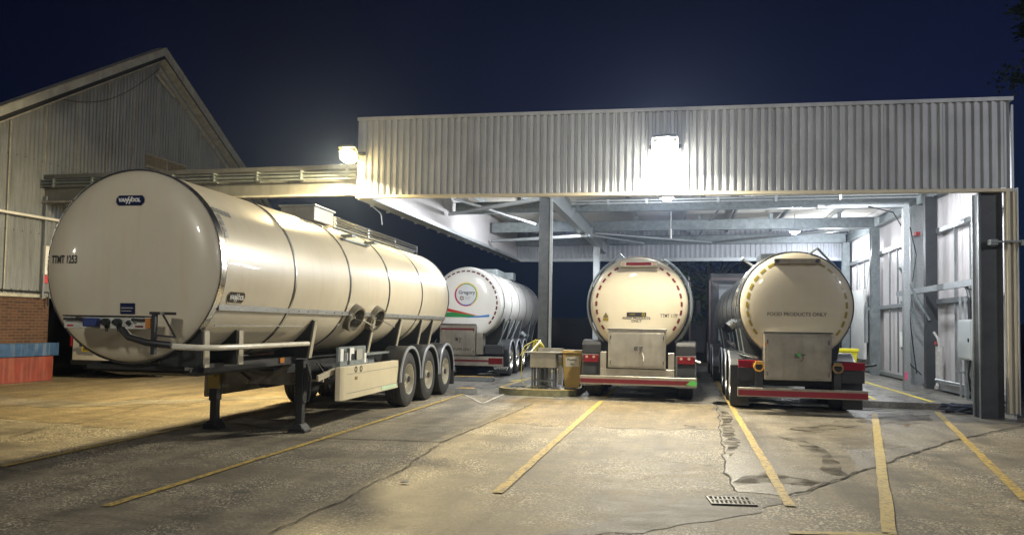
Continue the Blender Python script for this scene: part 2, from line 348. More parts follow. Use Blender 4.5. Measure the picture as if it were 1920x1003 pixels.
def text(s_, size, m, parent, fn, name='lettering', bold=0., align='CENTER', sx=1., world=False, sub=True):
    cu = bpy.data.curves.new('t', 'FONT'); cu.body = s_; cu.size = size; cu.align_x = align; cu.align_y = 'CENTER'; cu.offset = bold; cu.resolution_u = 3
    tmp = bpy.data.objects.new('t', cu); C.objects.link(tmp); dg = bpy.context.evaluated_depsgraph_get(); dg.update()
    me = bpy.data.meshes.new_from_object(tmp.evaluated_get(dg)); bpy.data.objects.remove(tmp); bpy.data.curves.remove(cu)
    off = parent.location if (world and parent) else Vector((0, 0, 0))
    if sub:
        bm = bmesh.new(); bm.from_mesh(me); bmesh.ops.triangulate(bm, faces=bm.faces); bmesh.ops.subdivide_edges(bm, edges=bm.edges, cuts=3, use_grid_fill=True); bm.to_mesh(me); bm.free()
    for v in me.vertices: v.co = Vector(fn(v.co.x*sx, v.co.y)) - off
    me.name = name; me.materials.clear(); me.materials.append(m); ob = bpy.data.objects.new(name, me); C.objects.link(ob)
    if parent: ob.parent = parent
    return ob
def dup_children(src, dst):
    for ch in list(src.children):
        c = ch.copy(); C.objects.link(c); c.parent = dst; dup_children(ch, c)
def dup(root, loc, rz=0., label=None):
    r_ = root.copy(); C.objects.link(r_); r_.location = loc; r_.rotation_euler = (0, 0, rz)
    if label: r_['label'] = label
    dup_children(root, r_); return r_
# ================================================================== GROUND
g = MB(); N = 60
struct('ground', MB().quad((-120, -60, 0), (120, -60, 0), (120, 160, 0), (-120, 160, 0)), ASPH)
def px(*pts): return [tuple(G(*p)[:2]) for p in pts]
def jag(poly, amp=.03, step=.18, closed=True):
    out = []; n = len(poly)
    for i in range(n if closed else n-1):
        a, b = Vector(poly[i]), Vector(poly[(i+1) % n]); k = max(1, int((b-a).length/step))
        for j in range(k):
            p = a.lerp(b, j/k); q = pnoise(Vector((p.x*2.3, p.y*2.3, i*.7)))*amp*2; q2 = pnoise(Vector((p.x*7, p.y*7, 5)))*amp
            d = (b-a).normalized(); out.append((p.x-d.y*(q+q2), p.y+d.x*(q+q2)))
    if not closed: out.append(tuple(poly[-1]))
    return out
struct('forecourt_pavement', MB().flat(jag([(-7.3, 16.4), (6.6, 16.3), (6.6, 33), (-7.3, 33)], .02, .3), .004), CONC2)
struct('concrete_pavement', MB().flat(jag(px((1340, 752), (1350, 800), (1357, 860), (1362, 890), (1382, 922), (1475, 931), (1560, 904), (1650, 872), (1780, 828), (1918, 800), (1910, 785), (1620, 768)), .05, .12), .004), CONC)
struct('concrete_pavement', MB().flat(jag(px((592, 821), (828, 829), (1000, 756), (878, 752)), .02), .004), CONC)
struct('concrete_pavement', MB().flat(jag([(-3.9, 11.9), (-1.3, 12.0), (.75, 12.3), (.8, 16.2), (-3.7, 16.3)], .12, .2), .0035), OCHRE)
struct('asphalt_pavement', MB().flat(jag(px((1395, 925), (1480, 938), (1430, 960), (1270, 985), (1180, 1003), (1020, 1003), (1180, 968), (1275, 940)), .05, .12), .0045), DARKP)
struct('concrete_pavement', MB().flat(jag([(-15.6, 10.5), (-7.4, 9.4), (-7.4, 26), (-15.6, 26)], .1, .4), .004), OCHRE)
struct('asphalt_pavement', MB().flat(jag([(-15.2, 11.6), (-10.8, 11.3), (-7.9, 14.6), (-8.1, 15.0), (-11, 12.3), (-15.2, 12.6)], .12, .2), .0075), CONC)
def crack(pts, wd=.02, z=.010, amp=.022):
    line = jag([tuple(G(*p)[:2]) for p in pts], amp, .09, False); mb = MB(); L_ = []; R_ = []
    for i, p in enumerate(line):
        a = Vector(line[max(0, i-1)]); b = Vector(line[min(len(line)-1, i+1)]); d = (b-a).normalized()
        w_ = wd*.7*(.35+abs(pnoise(Vector((p[0]*5, p[1]*5, 3))))*2.4)*(0.3 if i in (0, len(line)-1) else 1)
        L_.append((p[0]-d.y*w_/2, p[1]+d.x*w_/2)); R_.append((p[0]+d.y*w_/2, p[1]-d.x*w_/2))
    mb._add([(q[0], q[1], z) for q in L_+R_], [(i, i+1, len(L_)+i+1, len(L_)+i) for i in range(len(L_)-1)])
    struct('cracked_ground', mb, CRACK)
crack([(500, 1002), (640, 940), (770, 870), (828, 829), (960, 775), (1000, 757)], .03)
crack([(592, 821), (828, 829)], .012, amp=.015)
crack([(1474, 932), (1560, 904), (1650, 872), (1780, 828), (1920, 797)], .045)
crack([(1343, 752), (1350, 800), (1357, 860), (1362, 890), (1382, 922)], .025)
crack([(1770, 852), (1920, 862)], .02); crack([(0, 815), (150, 795), (320, 748)], .015); crack([(1030, 792), (1180, 797), (1345, 800)], .010, amp=.008); crack([(1170, 905), (1340, 870)], .008, amp=.02)
crack([(0, 970), (60, 975), (200, 985)], .014); crack([(20, 820), (90, 800), (200, 790), (330, 765), (420, 742)], .02)
crack([(0, 880), (75, 888)], .02)
pn = PUDDLE.node_tree; tr_ = pn.nodes.new('ShaderNodeBsdfTransparent'); ms_ = pn.nodes.new('ShaderNodeMixShader'); q_ = pn.nodes.new('ShaderNodeTexNoise'); q_.inputs['Scale'].default_value = 3.2; q_.inputs['Detail'].default_value = 9
g_ = pn.nodes.new('ShaderNodeNewGeometry'); pn.links.new(g_.outputs['Position'], q_.inputs['Vector']); rp_ = pn.nodes.new('ShaderNodeValToRGB'); rp_.color_ramp.elements[0].position = .38; rp_.color_ramp.elements[1].position = .66; rp_.color_ramp.elements[1].color = (.7, .7, .7, 1)
pn.links.new(q_.outputs[0], rp_.inputs[0]); pn.links.new(rp_.outputs[0], ms_.inputs[0]); pn.links.new(tr_.outputs[0], ms_.inputs[1]); pn.links.new(pn.nodes['Principled BSDF'].outputs[0], ms_.inputs[2]); pn.links.new(ms_.outputs[0], pn.nodes['Material Output'].inputs[0])
def wet(pts, z, amp=.05): struct('wet_ground', MB().flat(jag(px(*pts), amp, .07), z), PUDDLE)
wet([(1455, 818), (1500, 822), (1550, 845), (1562, 860), (1590, 890), (1570, 893), (1535, 880), (1545, 862), (1520, 846), (1490, 830)], .0085, .025)
wet([(1470, 805), (1560, 796), (1600, 800), (1530, 812)], .0085)
wet([(1345, 700), (1372, 716), (1372, 765), (1350, 760)], .0085)
wet([(1350, 770), (1366, 772), (1385, 830), (1372, 860), (1360, 850), (1358, 810)], .0085, .04)
wet([(1372, 905), (1430, 885), (1480, 893), (1545, 905), (1520, 912), (1440, 905), (1385, 912)], .0085, .04)
wet([(1640, 775), (1740, 775), (1752, 790), (1680, 800), (1600, 790)], .0082, .05)
wet([(1283, 796), (1305, 797), (1300, 804), (1285, 803)], .0085, .02)
def line(x0, y0, x1, y1, wd, m, name='road_marking', z=.012):
    a, b = Vector((x0, y0)), Vector((x1, y1)); d = (b-a).normalized(); nn = Vector((-d.y, d.x))*wd/2
    poly = [tuple(a+nn), tuple(a-nn), tuple(b-nn), tuple(b+nn)]
    struct(name, MB().flat(jag(poly, .006, .2), z), m)
def pline(a, b, wd, m): p, q = G(*a), G(*b); line(p.x, p.y, q.x, q.y, wd, m)
pline((200, 950), (640, 812), .085, YEL); pline((640, 812), (875, 737), .085, YEL); pline((0, 876), (480, 773), .10, YEL); pline((480, 773), (520, 764), .10, YEL)
pline((932, 925), (1128, 752), .10, YEL); pline((1482, 950), (1375, 768), .10, YEL)
pline((1668, 1003), (1640, 775), .11, YELF); pline((1925, 940), (1757, 773), .10, YEL)
pline((1375, 768), (1330, 690), .10, YEL); pline((1480, 1000), (1668, 1003), .08, YELF)
pline((1135, 745), (1180, 705), .10, YEL)
pline((872, 741), (905, 757), .05, WHL); pline((905, 757), (955, 735), .05, WHL)
line(-4.75, 20.9, -3.2, 26.5, .1, YELB)
# drain grate
def drain():
    c = (G(1322, 938)+G(1420, 944))/2; t = empty('drain_grate', (c.x, c.y, .006), R(8), 'black slotted iron drain grate set in the asphalt', 'drain grate')
    MB().box(-.205, .205, -.155, .155, 0, .004).build('pit', CRACK, t)
    f = MB(); f.box(-.205, .205, -.155, -.135, .002, .014); f.box(-.205, .205, .135, .155, .002, .014); f.box(-.205, -.185, -.135, .135, .002, .014); f.box(.185, .205, -.135, .135, .002, .014)
    f.build('frame', mat('grate_iron', (.11, .11, .10), .5, .3, var=.4, scale=9), t); b = MB()
    for i in range(9): b.bar((-.165+i*.041, -.135, .01), (-.14+i*.041, .135, .01), .017, .008)
    b.box(-.185, .185, -.012, .012, .0145, .017); b.build('bar', MATS['grate_iron'], t)
drain()
# ================================================================== WASH CANOPY
X0, X1, YF, YB = -7.16, 6.02, 15.56, 32.0
zb = lambda u: 4.45-.18*u; zt = lambda u: 6.24-.22*u
can = empty('wash_canopy', ((X0+X1)/2, 23.8, 0), 0, 'long open grey steel wash canopy with deep ribbed front fascia over the tankers', 'canopy')
B = dict(parent=can, world=True)
MB().corr((X0+.1, YF+.045), (X1-.03, YF+.045), lambda u: zb(u)+.04, lambda u: zt(u)-.04, .148, .048, crest=.55, nrm=(0, -1, 0)).build('front_fascia', CLAD, **B)
MB().corr((X0+.06, YF+.1), (X0+.06, YB), lambda u: 4.45+.02*u, 6.1, .148, .048, crest=.55, nrm=(-1, 0, 0)).build('side_fascia', CLAD, **B)
m_ = MB(); m_.quad((X0+.12, YF+.2, 4.5), (X0+.12, YB-.1, 4.5), (X0+.12, YB-.1, 5.9), (X0+.12, YF+.2, 5.9)); m_.build('liner_panel', CLADIN, **B)
m_ = MB(); m_.corr((X0+.2, YF+.12), (X1-.2, YF+.12), lambda u: zb(u)+.06, 5.8, .3, .02, nrm=(0, 1, 0)); m_.build('liner_panel', CLADIN, **B)
MB().corr((X0+.1, YB-.05), (6.55, YB-.05), 4.42, 5.9, .2, .03, crest=.5, nrm=(0, -1, 0)).build('back_fascia', CLAD, **B)
m_ = MB()
for k in range(13):
    xa = X0+.16+.148*(7*k+3)
    if xa < X1-.1: u_ = (xa-X0)/(X1-X0); m_.box(xa, xa+.006, YF-.008, YF+.0, zb(u_)+.05, zt(u_)-.06)
m_.build('sheet_lap', STRIP, **B)
m_ = MB(); m_.box(X0, X0+.13, YF-.012, YF+.12, 4.46, 6.2); m_.build('corner_trim', CLAD, bev=.004, **B)
def capb(m_, xa, xb, y0, y1, za, zb_, h):
    m_._add([(xa, y0, za), (xb, y0, zb_), (xb, y1, zb_), (xa, y1, za), (xa, y0, za+h), (xb, y0, zb_+h), (xb, y1, zb_+h), (xa, y1, za+h)],
            [(0, 3, 2, 1), (4, 5, 6, 7), (0, 1, 5, 4), (2, 3, 7, 6), (0, 4, 7, 3), (1, 2, 6, 5)])
m_ = MB(); capb(m_, X0-.02, X1+.02, YF-.03, YF+.16, zt(0)-.06, zt(1)-.06, .07); m_.box(X0-.02, X0+.16, YF+.16, YB, 6.1, 6.17); m_.build('parapet_cap', CLAD, **B)
m_ = MB(); capb(m_, X0-.02, X1-.02, YF-.03, YF+.13, zb(0)-.03, zb(1)-.03, .06); m_.build('bottom_flashing', CREAMT, **B)
# gutter lip and left soffit with small brackets
m_ = MB(); m_.box(X0-.03, X0+.32, YF+.14, YB, 4.40, 4.43); m_.box(X0-.03, X0-.005, YF+.14, YB, 4.43, 4.56); m_.box(X0+.30, X0+.32, YF+.14, YB, 4.43, 4.5); m_.build('side_gutter', GALV, **B)
m_ = MB()
for i in range(16): m_.box(X0-.05, X0+.02, 16.4+i*1.0, 16.45+i*1.0, 4.36, 4.5)
m_.build('gutter_bracket', GALV, **B)
m_ = MB(); m_.box(X0, 6.55, YB-.25, YB-.1, 4.38, 4.44); m_.box(X0, 6.55, YB-.27, YB-.25, 4.38, 4.52); m_.build('back_gutter', GALV, **B)
FR = [17.9, 22.4, 27.0, 31.5]
def ibeam_x(m_, x0, x1, y, z0, z1, w_=.18):
    m_.box(x0, x1, y-.012, y+.012, z0+.016, z1-.016); m_.box(x0, x1, y-w_/2, y+w_/2, z0, z0+.016); m_.box(x0, x1, y-w_/2, y+w_/2, z1-.016, z1)
def ibeam_y(m_, y0, y1, x, z0, z1, w_=.2):
    m_.box(x-.012, x+.012, y0, y1, z0+.018, z1-.018); m_.box(x-w_/2, x+w_/2, y0, y1, z0, z0+.018); m_.box(x-w_/2, x+w_/2, y0, y1, z1-.018, z1)
def icol(m_, x, y, z0, z1, w_=.24, d_=.24, along='x'):
    m_.box(x-w_/2, x+w_/2, y-d_/2, y-d_/2+.018, z0, z1); m_.box(x-w_/2, x+w_/2, y+d_/2-.018, y+d_/2, z0, z1); m_.box(x-.008, x+.008, y-d_/2+.018, y+d_/2-.018, z0, z1)
for i, y in enumerate(FR):
    m_ = MB(); ibeam_x(m_, -6.95, -3.36, y, 5.06, 5.42); m_.build('cross_beam', GALVD, **B)
    m_ = MB(); ibeam_x(m_, -3.14, 6.3, y, 5.06, 5.42); m_.build('cross_beam', GALVD, **B)
m_ = MB(); ibeam_x(m_, -6.95, 5.9, 15.9, 5.0, 5.35); m_.build('cross_beam', GALVD, **B)
m_ = MB(); ibeam_y(m_, 15.8, 31.9, -3.25, 4.72, 5.25, .22); m_.build('rafter', GALV, **B)
m_ = MB()
for y in FR: m_.box(-3.24, -3.16, y-.05, y+.05, 4.74, 5.2)
m_.build('stiffener', GALV, **B)
m_ = MB(); ibeam_y(m_, 17.35, 31.9, 6.42, 5.08, 5.4, .2); m_.build('rafter', GALVD, **B)
for y in (17.8, 29.2):
    m_ = MB(); icol(m_, -3.25, y, .15 if y < 20 else .004, 4.72, .24, .24); m_.box(-3.42, -3.08, y-.2, y+.2, .15 if y < 20 else .004, .18 if y < 20 else .03)
    o = m_.build('column', mat('grey_column', (.10, .11, .115), .5, .3, var=.3, scale=7) if y < 20 else GALV, bev=.003, **B)
m_ = MB(); m_.box(-3.095, -3.035, 17.62, 17.70, .15, 4.72); m_.build('conduit', GALV, **B)
for y in FR[1:]:
    m_ = MB(); icol(m_, 6.3, y, .15, 5.06, .26, .28); m_.build('column', GALVD if y > 23 else GALV, bev=.003, **B)
m_ = MB(); m_.box(5.48, 5.50, 15.6, 15.98, .0, 4.25); m_.box(5.5, 5.86, 15.66, 15.68, 0, 4.25); m_.box(5.5, 5.86, 15.96, 15.98, 0, 4.25); m_.box(5.86, 5.88, 15.66, 15.98, 0, 4.25); m_.build('column', PAINTST, bev=.003, **B)
m_ = MB(); m_.box(5.455, 5.478, 15.62, 15.66, 0, 4.25); m_.box(5.455, 5.478, 15.92, 15.98, 0, 4.25); m_.build('column_edge', GALV, **B)
m_ = MB()
for xx in (5.90, 6.0): m_.box(xx, xx+.05, 15.50, 15.56, .12, 4.24)
m_.build('corner_rib', CREAMT, bev=.003, **B)
m_ = MB(); m_.box(5.885, 6.06, 15.565, 15.62, .1, 4.24); m_.box(6.055, 6.075, 15.47, 15.6, .1, 4.3); m_.build('corner_cladding', CLAD, **B)
m_ = MB(); m_.box(5.60, 6.16, 15.42, 15.47, 3.28, 3.31); m_.box(5.60, 5.72, 15.44, 15.6, 3.24, 3.34); m_.box(6.1, 6.16, 15.4, 15.6, 3.22, 3.32); m_.build('strap_bracket', GALVD, **B)
# right wall with rails and sag rods
XW = 6.58
for z0, z1 in ((.17, 2.3), (2.3, 5.75)):
    MB().corr((XW + (.0 if z0 > 1 else .012), 17.3), (XW + (.0 if z0 > 1 else .012), YB), z0, z1, .09, .022, 'trap', .5, nrm=(-1, 0, 0)).build('side_wall_cladding', CLADIN, **B)
m_ = MB(); m_.box(XW+.05, XW+.09, 17.3, YB, .0, 5.9); m_.prism([(6.03, 15.63), (6.07, 15.63), (XW+.09, 17.3), (XW+.05, 17.3)], 'z', 0, 5.9); m_.build('outer_wall_sheet', CLAD, **B)
for z in (.2, 2.33, 4.14): 
    m_ = MB(); m_.box(XW-.19, XW-.03, 17.3, YB-.1, z, z+.012); m_.box(XW-.19, XW-.178, 17.3, YB-.1, z+.012, z+.10); m_.box(XW-.19, XW-.05, 17.3, YB-.1, z+.10, z+.112); m_.build('sheeting_rail', GALV, **B)
for y in (17.3, 18.9, 19.9, 23.9, 24.8, 25.7, 29.0, 30.2):
    m_ = MB(); m_.box(XW-.16, XW-.12, y-.02, y+.02, .36, 4.14); m_.build('sag_rod', GALVD, **B)
m_ = MB(); m_.box(6.14, 6.42, 21.1, 21.28, .15, 5.1); m_.build('wall_post', PAINTST, **B)
# roof, purlins, stubs, braces
m_ = MB()
m_.corr((0, 0), (YB-YF-.2, 0), X0+.1, XW, .2, .03, crest=.5)
m_.v = [(min(p[2], XW if p[0] > 1.8 else 5.95), YF+.1+p[0], 5.78-p[1]*1.0) for p in m_.v]; m_.build('roof_sheet', mat('roof_underside', (.55, .53, .48), .5, 0, var=.1, scale=1, streak=.2), **B)
for x in (-6.4, -4.9, -1.6, .1, 1.8, 3.5, 5.2):
    m_ = MB(); m_.box(x-.03, x+.03, 16.0, 31.8, 5.58, 5.73); m_.build('purlin', GALV if x > 0 else GALVD, **B)
for y in FR[:3]:
    for x in (-4.9, -1.6, .6, 3.0, 5.2):
        m_ = MB(); m_.box(x-.06, x+.06, y-.06, y+.06, 5.42, 5.6); m_.build('stub_post', GALVD, **B)
def brace(a, b, r_=.04): m_ = MB(); m_.cyl(a, b, r_, 10); m_.build('wind_brace', GALV, **B)
brace((-6.9, 21.6, 4.95), (-3.35, 18.3, 4.8), .055); brace((-6.0, 19.2, 5.0), (-4.6, 23.4, 4.86), .045)
brace((-6.9, 26.8, 4.72), (-3.0, 24.6, 4.62), .055); brace((-3.1, 24.6, 4.66), (-1.5, 30.5, 5.0), .04)
brace((-3.1, 27.0, 5.0), (1.2, 31.3, 5.1), .04); brace((1.2, 31.3, 5.1), (6.2, 27.2, 5.1), .04); brace((-3.1, 22.6, 5.2), (-.6, 18.2, 5.3), .03)
brace((1.3, 22.3, 5.5), (3.2, 18.1, 5.5), .03); brace((1.3, 22.6, 5.4), (.7, 31, 5.4), .035)
# cable conduit along front inside, with the portal post on the right
m_ = MB(); m_.tube([(-2.9, 19.6, 4.92), (5.55, 19.6, 4.92)], .022, 8); m_.tube([(-2.9, 19.66, 4.86), (5.55, 19.66, 4.86)], .022, 8); m_.build('conduit', GALV, **B)
m_ = MB(); m_.box(3.4, 5.42, 20.35, 20.5, 4.72, 4.85); m_.box(5.42, 5.56, 20.35, 20.5, .15, 4.85); m_.build('cable_trunking', GALV, bev=.004, **B)
m_ = MB()
for x in (-1.9, -.9, .9, 2.3, 3.8): m_.box(x-.03, x+.03, 19.57, 19.69, 4.82, 4.95)
m_.build('conduit_clip', GALV, **B)
m_ = MB(); m_.tube([(4.6, 20.3, 4.75), (5.2, 20.4, 4.6), (5.55, 20.8, 4.2), (5.75, 21.2, 3.4), (5.78, 21.3, 2.6), (5.9, 21.5, 1.6), (6.05, 21.6, .5)], .014, 8); m_.tube([(5.75, 21.0, 4.3), (5.95, 21.2, 3.6), (5.85, 21.2, 2.9)], .014, 8); m_.tube([(5.5, 20.9, 1.2), (5.75, 21, .75), (6.05, 21.2, .5)], .015, 6); m_.build('cable', BLACKP, **B)
m_ = MB(); m_.bar((5.65, 21.6, 3.3), (6.2, 21.0, 1.9), .03, .05); m_.bar((5.7, 21.7, 2.4), (6.2, 21.2, 1.75), .03, .04); m_.box(5.5, 5.52, 20.7, 20.75, .2, 2.9); m_.build('stay', GALVD, **B)
# wall-mounted strut tray (1678,552)-(1830,533)
m_ = MB(); m_.box(6.0, 6.03, 17.2, 23.3, 2.6, 2.74); m_.box(6.03, 6.09, 17.2, 23.3, 2.6, 2.612); m_.box(5.97, 6.15, 17.18, 17.22, 2.55, 2.78); m_.build('strut_channel', GALV, **B)
tray = m_
# hanging cable on the left soffit
m_ = MB(); m_.tube([(-7.1, 16.0, 4.4), (-7.08, 16.7, 4.25), (-7.07, 16.75, 4.2), (-7.06, 16.8, 3.98)], .012, 6); m_.build('loose_wire', GALV, **B)
# ------------------------------------------------------------------ floodlights, bulkheads
def flood(loc, lens, label, s=1.):
    t = empty('floodlight', loc, 0, label, 'floodlight', 'floodlights on the canopy fascia')
    h = MB(); h.M = Matrix.Rotation(R(-34), 4, 'X')
    h.prism([(-.17*s, .04), (.17*s, .04), (.12*s, .12), (-.12*s, .12)], 'y', -.16*s, .14*s); h.box(-.15*s, .15*s, -.13*s, .13*s, -.045, .038)
    for i in range(5): h.box(-.10*s+i*.05*s-.005, -.10*s+i*.05*s+.005, -.12*s, .1*s, .12, .15)
    h.build('housing', GALV, t)
    g_ = MB(); g_.M = Matrix.Rotation(R(-34), 4, 'X'); g_.rev([(-.046, .165*s), (-.09, .155*s), (-.125, .12*s), (-.145, .06*s), (-.15, 0.001)], (0, 0, 0), 'z', 24)
    g_.build('lens', lens, t, smooth=50)
    b = MB(); b.bar((-.155*s, 0, 0), (-.155*s, .3, .08), .03, .008); b.bar((.155*s, 0, 0), (.155*s, .3, .08), .03, .008); b.box(-.22*s, .22*s, .29, .31, .04, .12); b.build('bracket', PAINTST, t)
    return t
flood(FL1, GLOWW, 'glowing warm floodlight at the left end of the fascia', 1.2)
flood(FL2, GLOWB, 'brightest floodlight, in the middle of the ribbed fascia', 1.5)
def bulkhead(loc, label, rz=0):
    t = empty('bulkhead_lamp', loc, rz, label, 'ceiling lamp', 'small lamps under the canopy roof')
    MB().box(-.16, .16, -.1, .1, .0, .06).build('housing', GALV, t, bev=.01)
    MB().rev([(0, .11), (-.03, .105), (-.055, .07), (-.065, .001)], (0, 0, -.001), 'z', 20).build('lens', GLOWC, t, smooth=50)
    m_ = MB(); m_.cyl((0, 0, .06), (0, 0, .55), .012, 8); m_.build('hanger', GALV, t)
bulkhead((-0.34, 17.5, 4.58), 'small white lamp just beneath the fascia, below the big floodlight')
bulkhead((3.35, 24.0, 4.58), 'small blue-white lamp hanging further back on the right above the tank')
m_ = MB(); m_.cyl((-.34, 24, 4.42), (-.34, 24, 4.72), .035, 10); m_.cyl((-.34, 24, 4.72), (-.34, 24, 5.5), .012, 8)
solo('hanging_sensor', m_, WHITES, 'slim white tube hanging from the canopy ceiling', 'sensor', smooth=40)
# ================================================================== RAISED WALKWAY along the right wall
m_ = MB(); m_.prism([(3.55, 17.0), (5.4, 17.02), (6.62, 17.05), (6.62, 32.0), (5.0, 32.0), (4.25, 25)], 'z', .0, .15)
struct('raised_pavement', m_, CONC2, bev=.012)
line(5.1, 17.15, 5.15, 29, .10, YELB, 'road_marking', z=.155); line(4.0, 17.15, 4.6, 24, .08, YELB, 'road_marking', z=.155)
# pump island with kerb
isl = empty('pump_island', (-3.3, 20, 0), 0, 'low rounded concrete island with yellow painted edge around the middle column', 'traffic island')
def islpoly(g_): 
    pts = []
    for k in range(13):
        a = PI + PI*k/12; pts.append((-3.25+(.95-g_)*math.copysign(abs(math.cos(a))**.75, math.cos(a)), 17.35+(.62-g_)*math.copysign(abs(math.sin(a))**.8, math.sin(a))))
    return pts + [(-2.35-g_, 19.5), (-2.5-g_, 26-g_), (-4.1+g_, 26-g_), (-4.15+g_, 19.5)]
MB().prism(islpoly(0), 'z', 0, .15).build('kerb', MOSS, isl, world=True)
MB().flat(islpoly(.13), .157).build('paving', ISL, isl, world=True)
a_, b_ = islpoly(0), islpoly(.12); nn = len(a_); m_ = MB()
m_._add([(p[0], p[1], .153) for p in a_+b_], [(i, (i+1) % nn, nn+(i+1) % nn, nn+i) for i in range(nn)]); m_.build('edge_paint', YEL, isl, world=True)
# wash sink
sk = empty('wash_sink', (-3.1, 17.15, .157), 0, 'stainless steel wash sink on thin legs in front of the middle column', 'sink')
m_ = MB(); m_.box(-.30, .30, -.2, .2, .49, .82); m_.box(-.42, .42, -.26, .26, .82, .85); m_.build('basin', STEELB, sk, bev=.006)
m_ = MB(); m_.box(-.2, .42, .22, .27, .85, .93); m_.build('splashback', STEELB, sk, bev=.004)
for x in (-.25, .25):
    for y in (-.15, .15): MB().box(x-.02, x+.02, y-.02, y+.02, 0, .49).build('leg', PAINTST, sk)
m_ = MB(); m_.box(-.23, .23, -.165, -.135, .17, .2); m_.box(-.23, .23, .135, .165, .17, .2); m_.box(-.12, -.09, -.17, -.14, 0, .49); m_.build('crossbar', PAINTST, sk)
m_ = MB(); m_.tube([(-.05, .05, .45), (-.05, .05, .1), (.1, .1, .04)], .03, 8); m_.build('waste_pipe', BLACKP, sk)
m_ = MB()
for k in range(7):
    r_ = .19+.012*(k % 3); cx_ = -3.33+.012*k; zz = 1.0
    pts = [(cx_+.04*math.sin(a*2+k)+r_*.45*math.cos(a), 17.48-.015*k+.02*math.sin(a), zz-.02*k+(.26+.02*(k % 4))*math.sin(a)) for a in [2*PI*i/24 for i in range(25)]]
    m_.tube(pts, .016, 6, False)
m_.tube([(-3.5, 17.4, 1.15), (-3.62, 17.2, .95), (-3.64, 17.15, .6), (-3.62, 17.1, .3), (-3.5, 17.1, .19), (-3.2, 17.2, .185)], .009, 6); m_.tube([(-3.35, 17.4, 1.28), (-3.6, 17.25, 1.12), (-3.68, 17.2, .9)], .010, 6)
solo('yellow_hose', m_, YHOSE, 'coiled yellow hose hanging on the middle column above the sink', 'hose', smooth=60)
m_ = MB(); m_.tube([(-3.42, 17.15, 1.0), (-3.22, 17.3, 1.27)], .016, 6); solo('hose_lance', m_, WHITES, 'pale spray lance leaning beside the coiled yellow hose', 'hose lance')
bn = empty('wheelie_bin', (-2.46, 17.35, .157), R(3), 'brown plastic wheelie bin standing on the island beside the sink', 'wheelie bin')
m_ = MB(); z0, z1 = .03, .82
m_._add([(-.17, -.18, z0), (.17, -.18, z0), (.17, .2, z0), (-.17, .2, z0), (-.23, -.25, z1), (.23, -.25, z1), (.23, .25, z1), (-.23, .25, z1)], [(0, 3, 2, 1), (4, 5, 6, 7), (0, 1, 5, 4), (1, 2, 6, 5), (2, 3, 7, 6), (3, 0, 4, 7)])
m_.build('body', BROWNBIN, bn, bev=.015)
m_ = MB(); m_.box(-.245, .245, -.27, .27, .82, .86); m_.box(-.23, .23, -.25, .24, .86, .895); m_.box(-.1, .06, -.3, -.265, .83, .87); m_.build('lid', BROWNBIN, bn, bev=.012)
m_ = MB(); m_.rev([(-.24, .02), (-.24, .09), (-.2, .09), (-.2, .02)], (0, .23, .1), 'x', 16); m_.rev([(.2, .02), (.2, .09), (.24, .09), (.24, .02)], (0, .23, .1), 'x', 16); m_.build('wheel', RUBBER, bn)
tlt = lambda z: -.18-(z-z0)*.07/(z1-z0)-.004
m_ = MB(); m_.quad((-.15, tlt(.52), .52), (.16, tlt(.52), .52), (.16, tlt(.76), .76), (-.15, tlt(.76), .76)); m_.build('sticker', LABELG, bn)
text('Plastics', .075, BLACKINK, bn, lambda u, v: (u, tlt(.68+v)-.003, .68+v), bold=.001); text('Bin', .06, BLACKINK, bn, lambda u, v: (u, tlt(.58+v)-.003, .58+v), bold=.001)
m_ = MB(); m_.box(-2.83, -2.74, 17.48, 17.5, .22, .92); ms = solo('marker_board', m_, WHITES, 'narrow white marked board between the sink and the bin', 'marker board')
m_ = MB()
for k in range(14): m_.box(-.045 if k % 3 == 0 else -.02, .045, -.0115, -.0105, .04+k*.045, .055+k*.045)
m_.build('graduation', LABELG, ms); MB().box(-.046, .046, -.0122, -.0112, .46, .53).build('yellow_mark', YHOSE, ms)
m_ = MB(); m_.prism([(-2.80, 17.2), (-2.7, 17.05), (-2.62, 17.1), (-2.7, 17.4), (-2.78, 17.42)], 'z', .157, .175); solo('paper_scrap', m_, WHITES, 'crumpled white scrap lying at the foot of the marked board', 'paper')
m_ = MB()
for k in range(9):
    a = k*.7; m_.tube([(-3.9+.14*k, 17.15+.08*math.sin(a), .17), (-3.8+.14*k, 17.1+.08*math.cos(a), .19), (-3.72+.14*k, 17.2, .17)], .014, 6)
solo('pipe_scrap', m_, PAINTST, 'loose dark pipe fittings and puddled hose on the island surface', 'pipe fittings')
# wheel stops
def wstop(loc, rz, ln, label):
    t = empty('wheel_stop', loc, rz, label, 'wheel stop', 'ramped wheel stops on the forecourt')
    MB().prism([(-.16, 0), (.16, 0), (.1, .13), (-.1, .13)], 'x', -ln/2, ln/2).build('body', mat('worn_black_rubber', (.12, .125, .12), .7, var=.4, scale=8), t, bev=.01)
    m_ = MB(); m_.box(-ln/2+.02, ln/2-.02, -.095, .095, .131, .136); m_.build('top_strip', worn_mat('orange_stop_paint', (.55, .33, .04), (.15, .13, .1), .5), t)
    return t
wstop((-4.86, 16.75, .004), R(0), .45, 'short black wheel stop with yellow top just behind the big left tanker')
wstop((-5.75, 20.6, .004), R(2), 1.15, 'long grey wheel stop with yellow top beneath the emblem tanker')
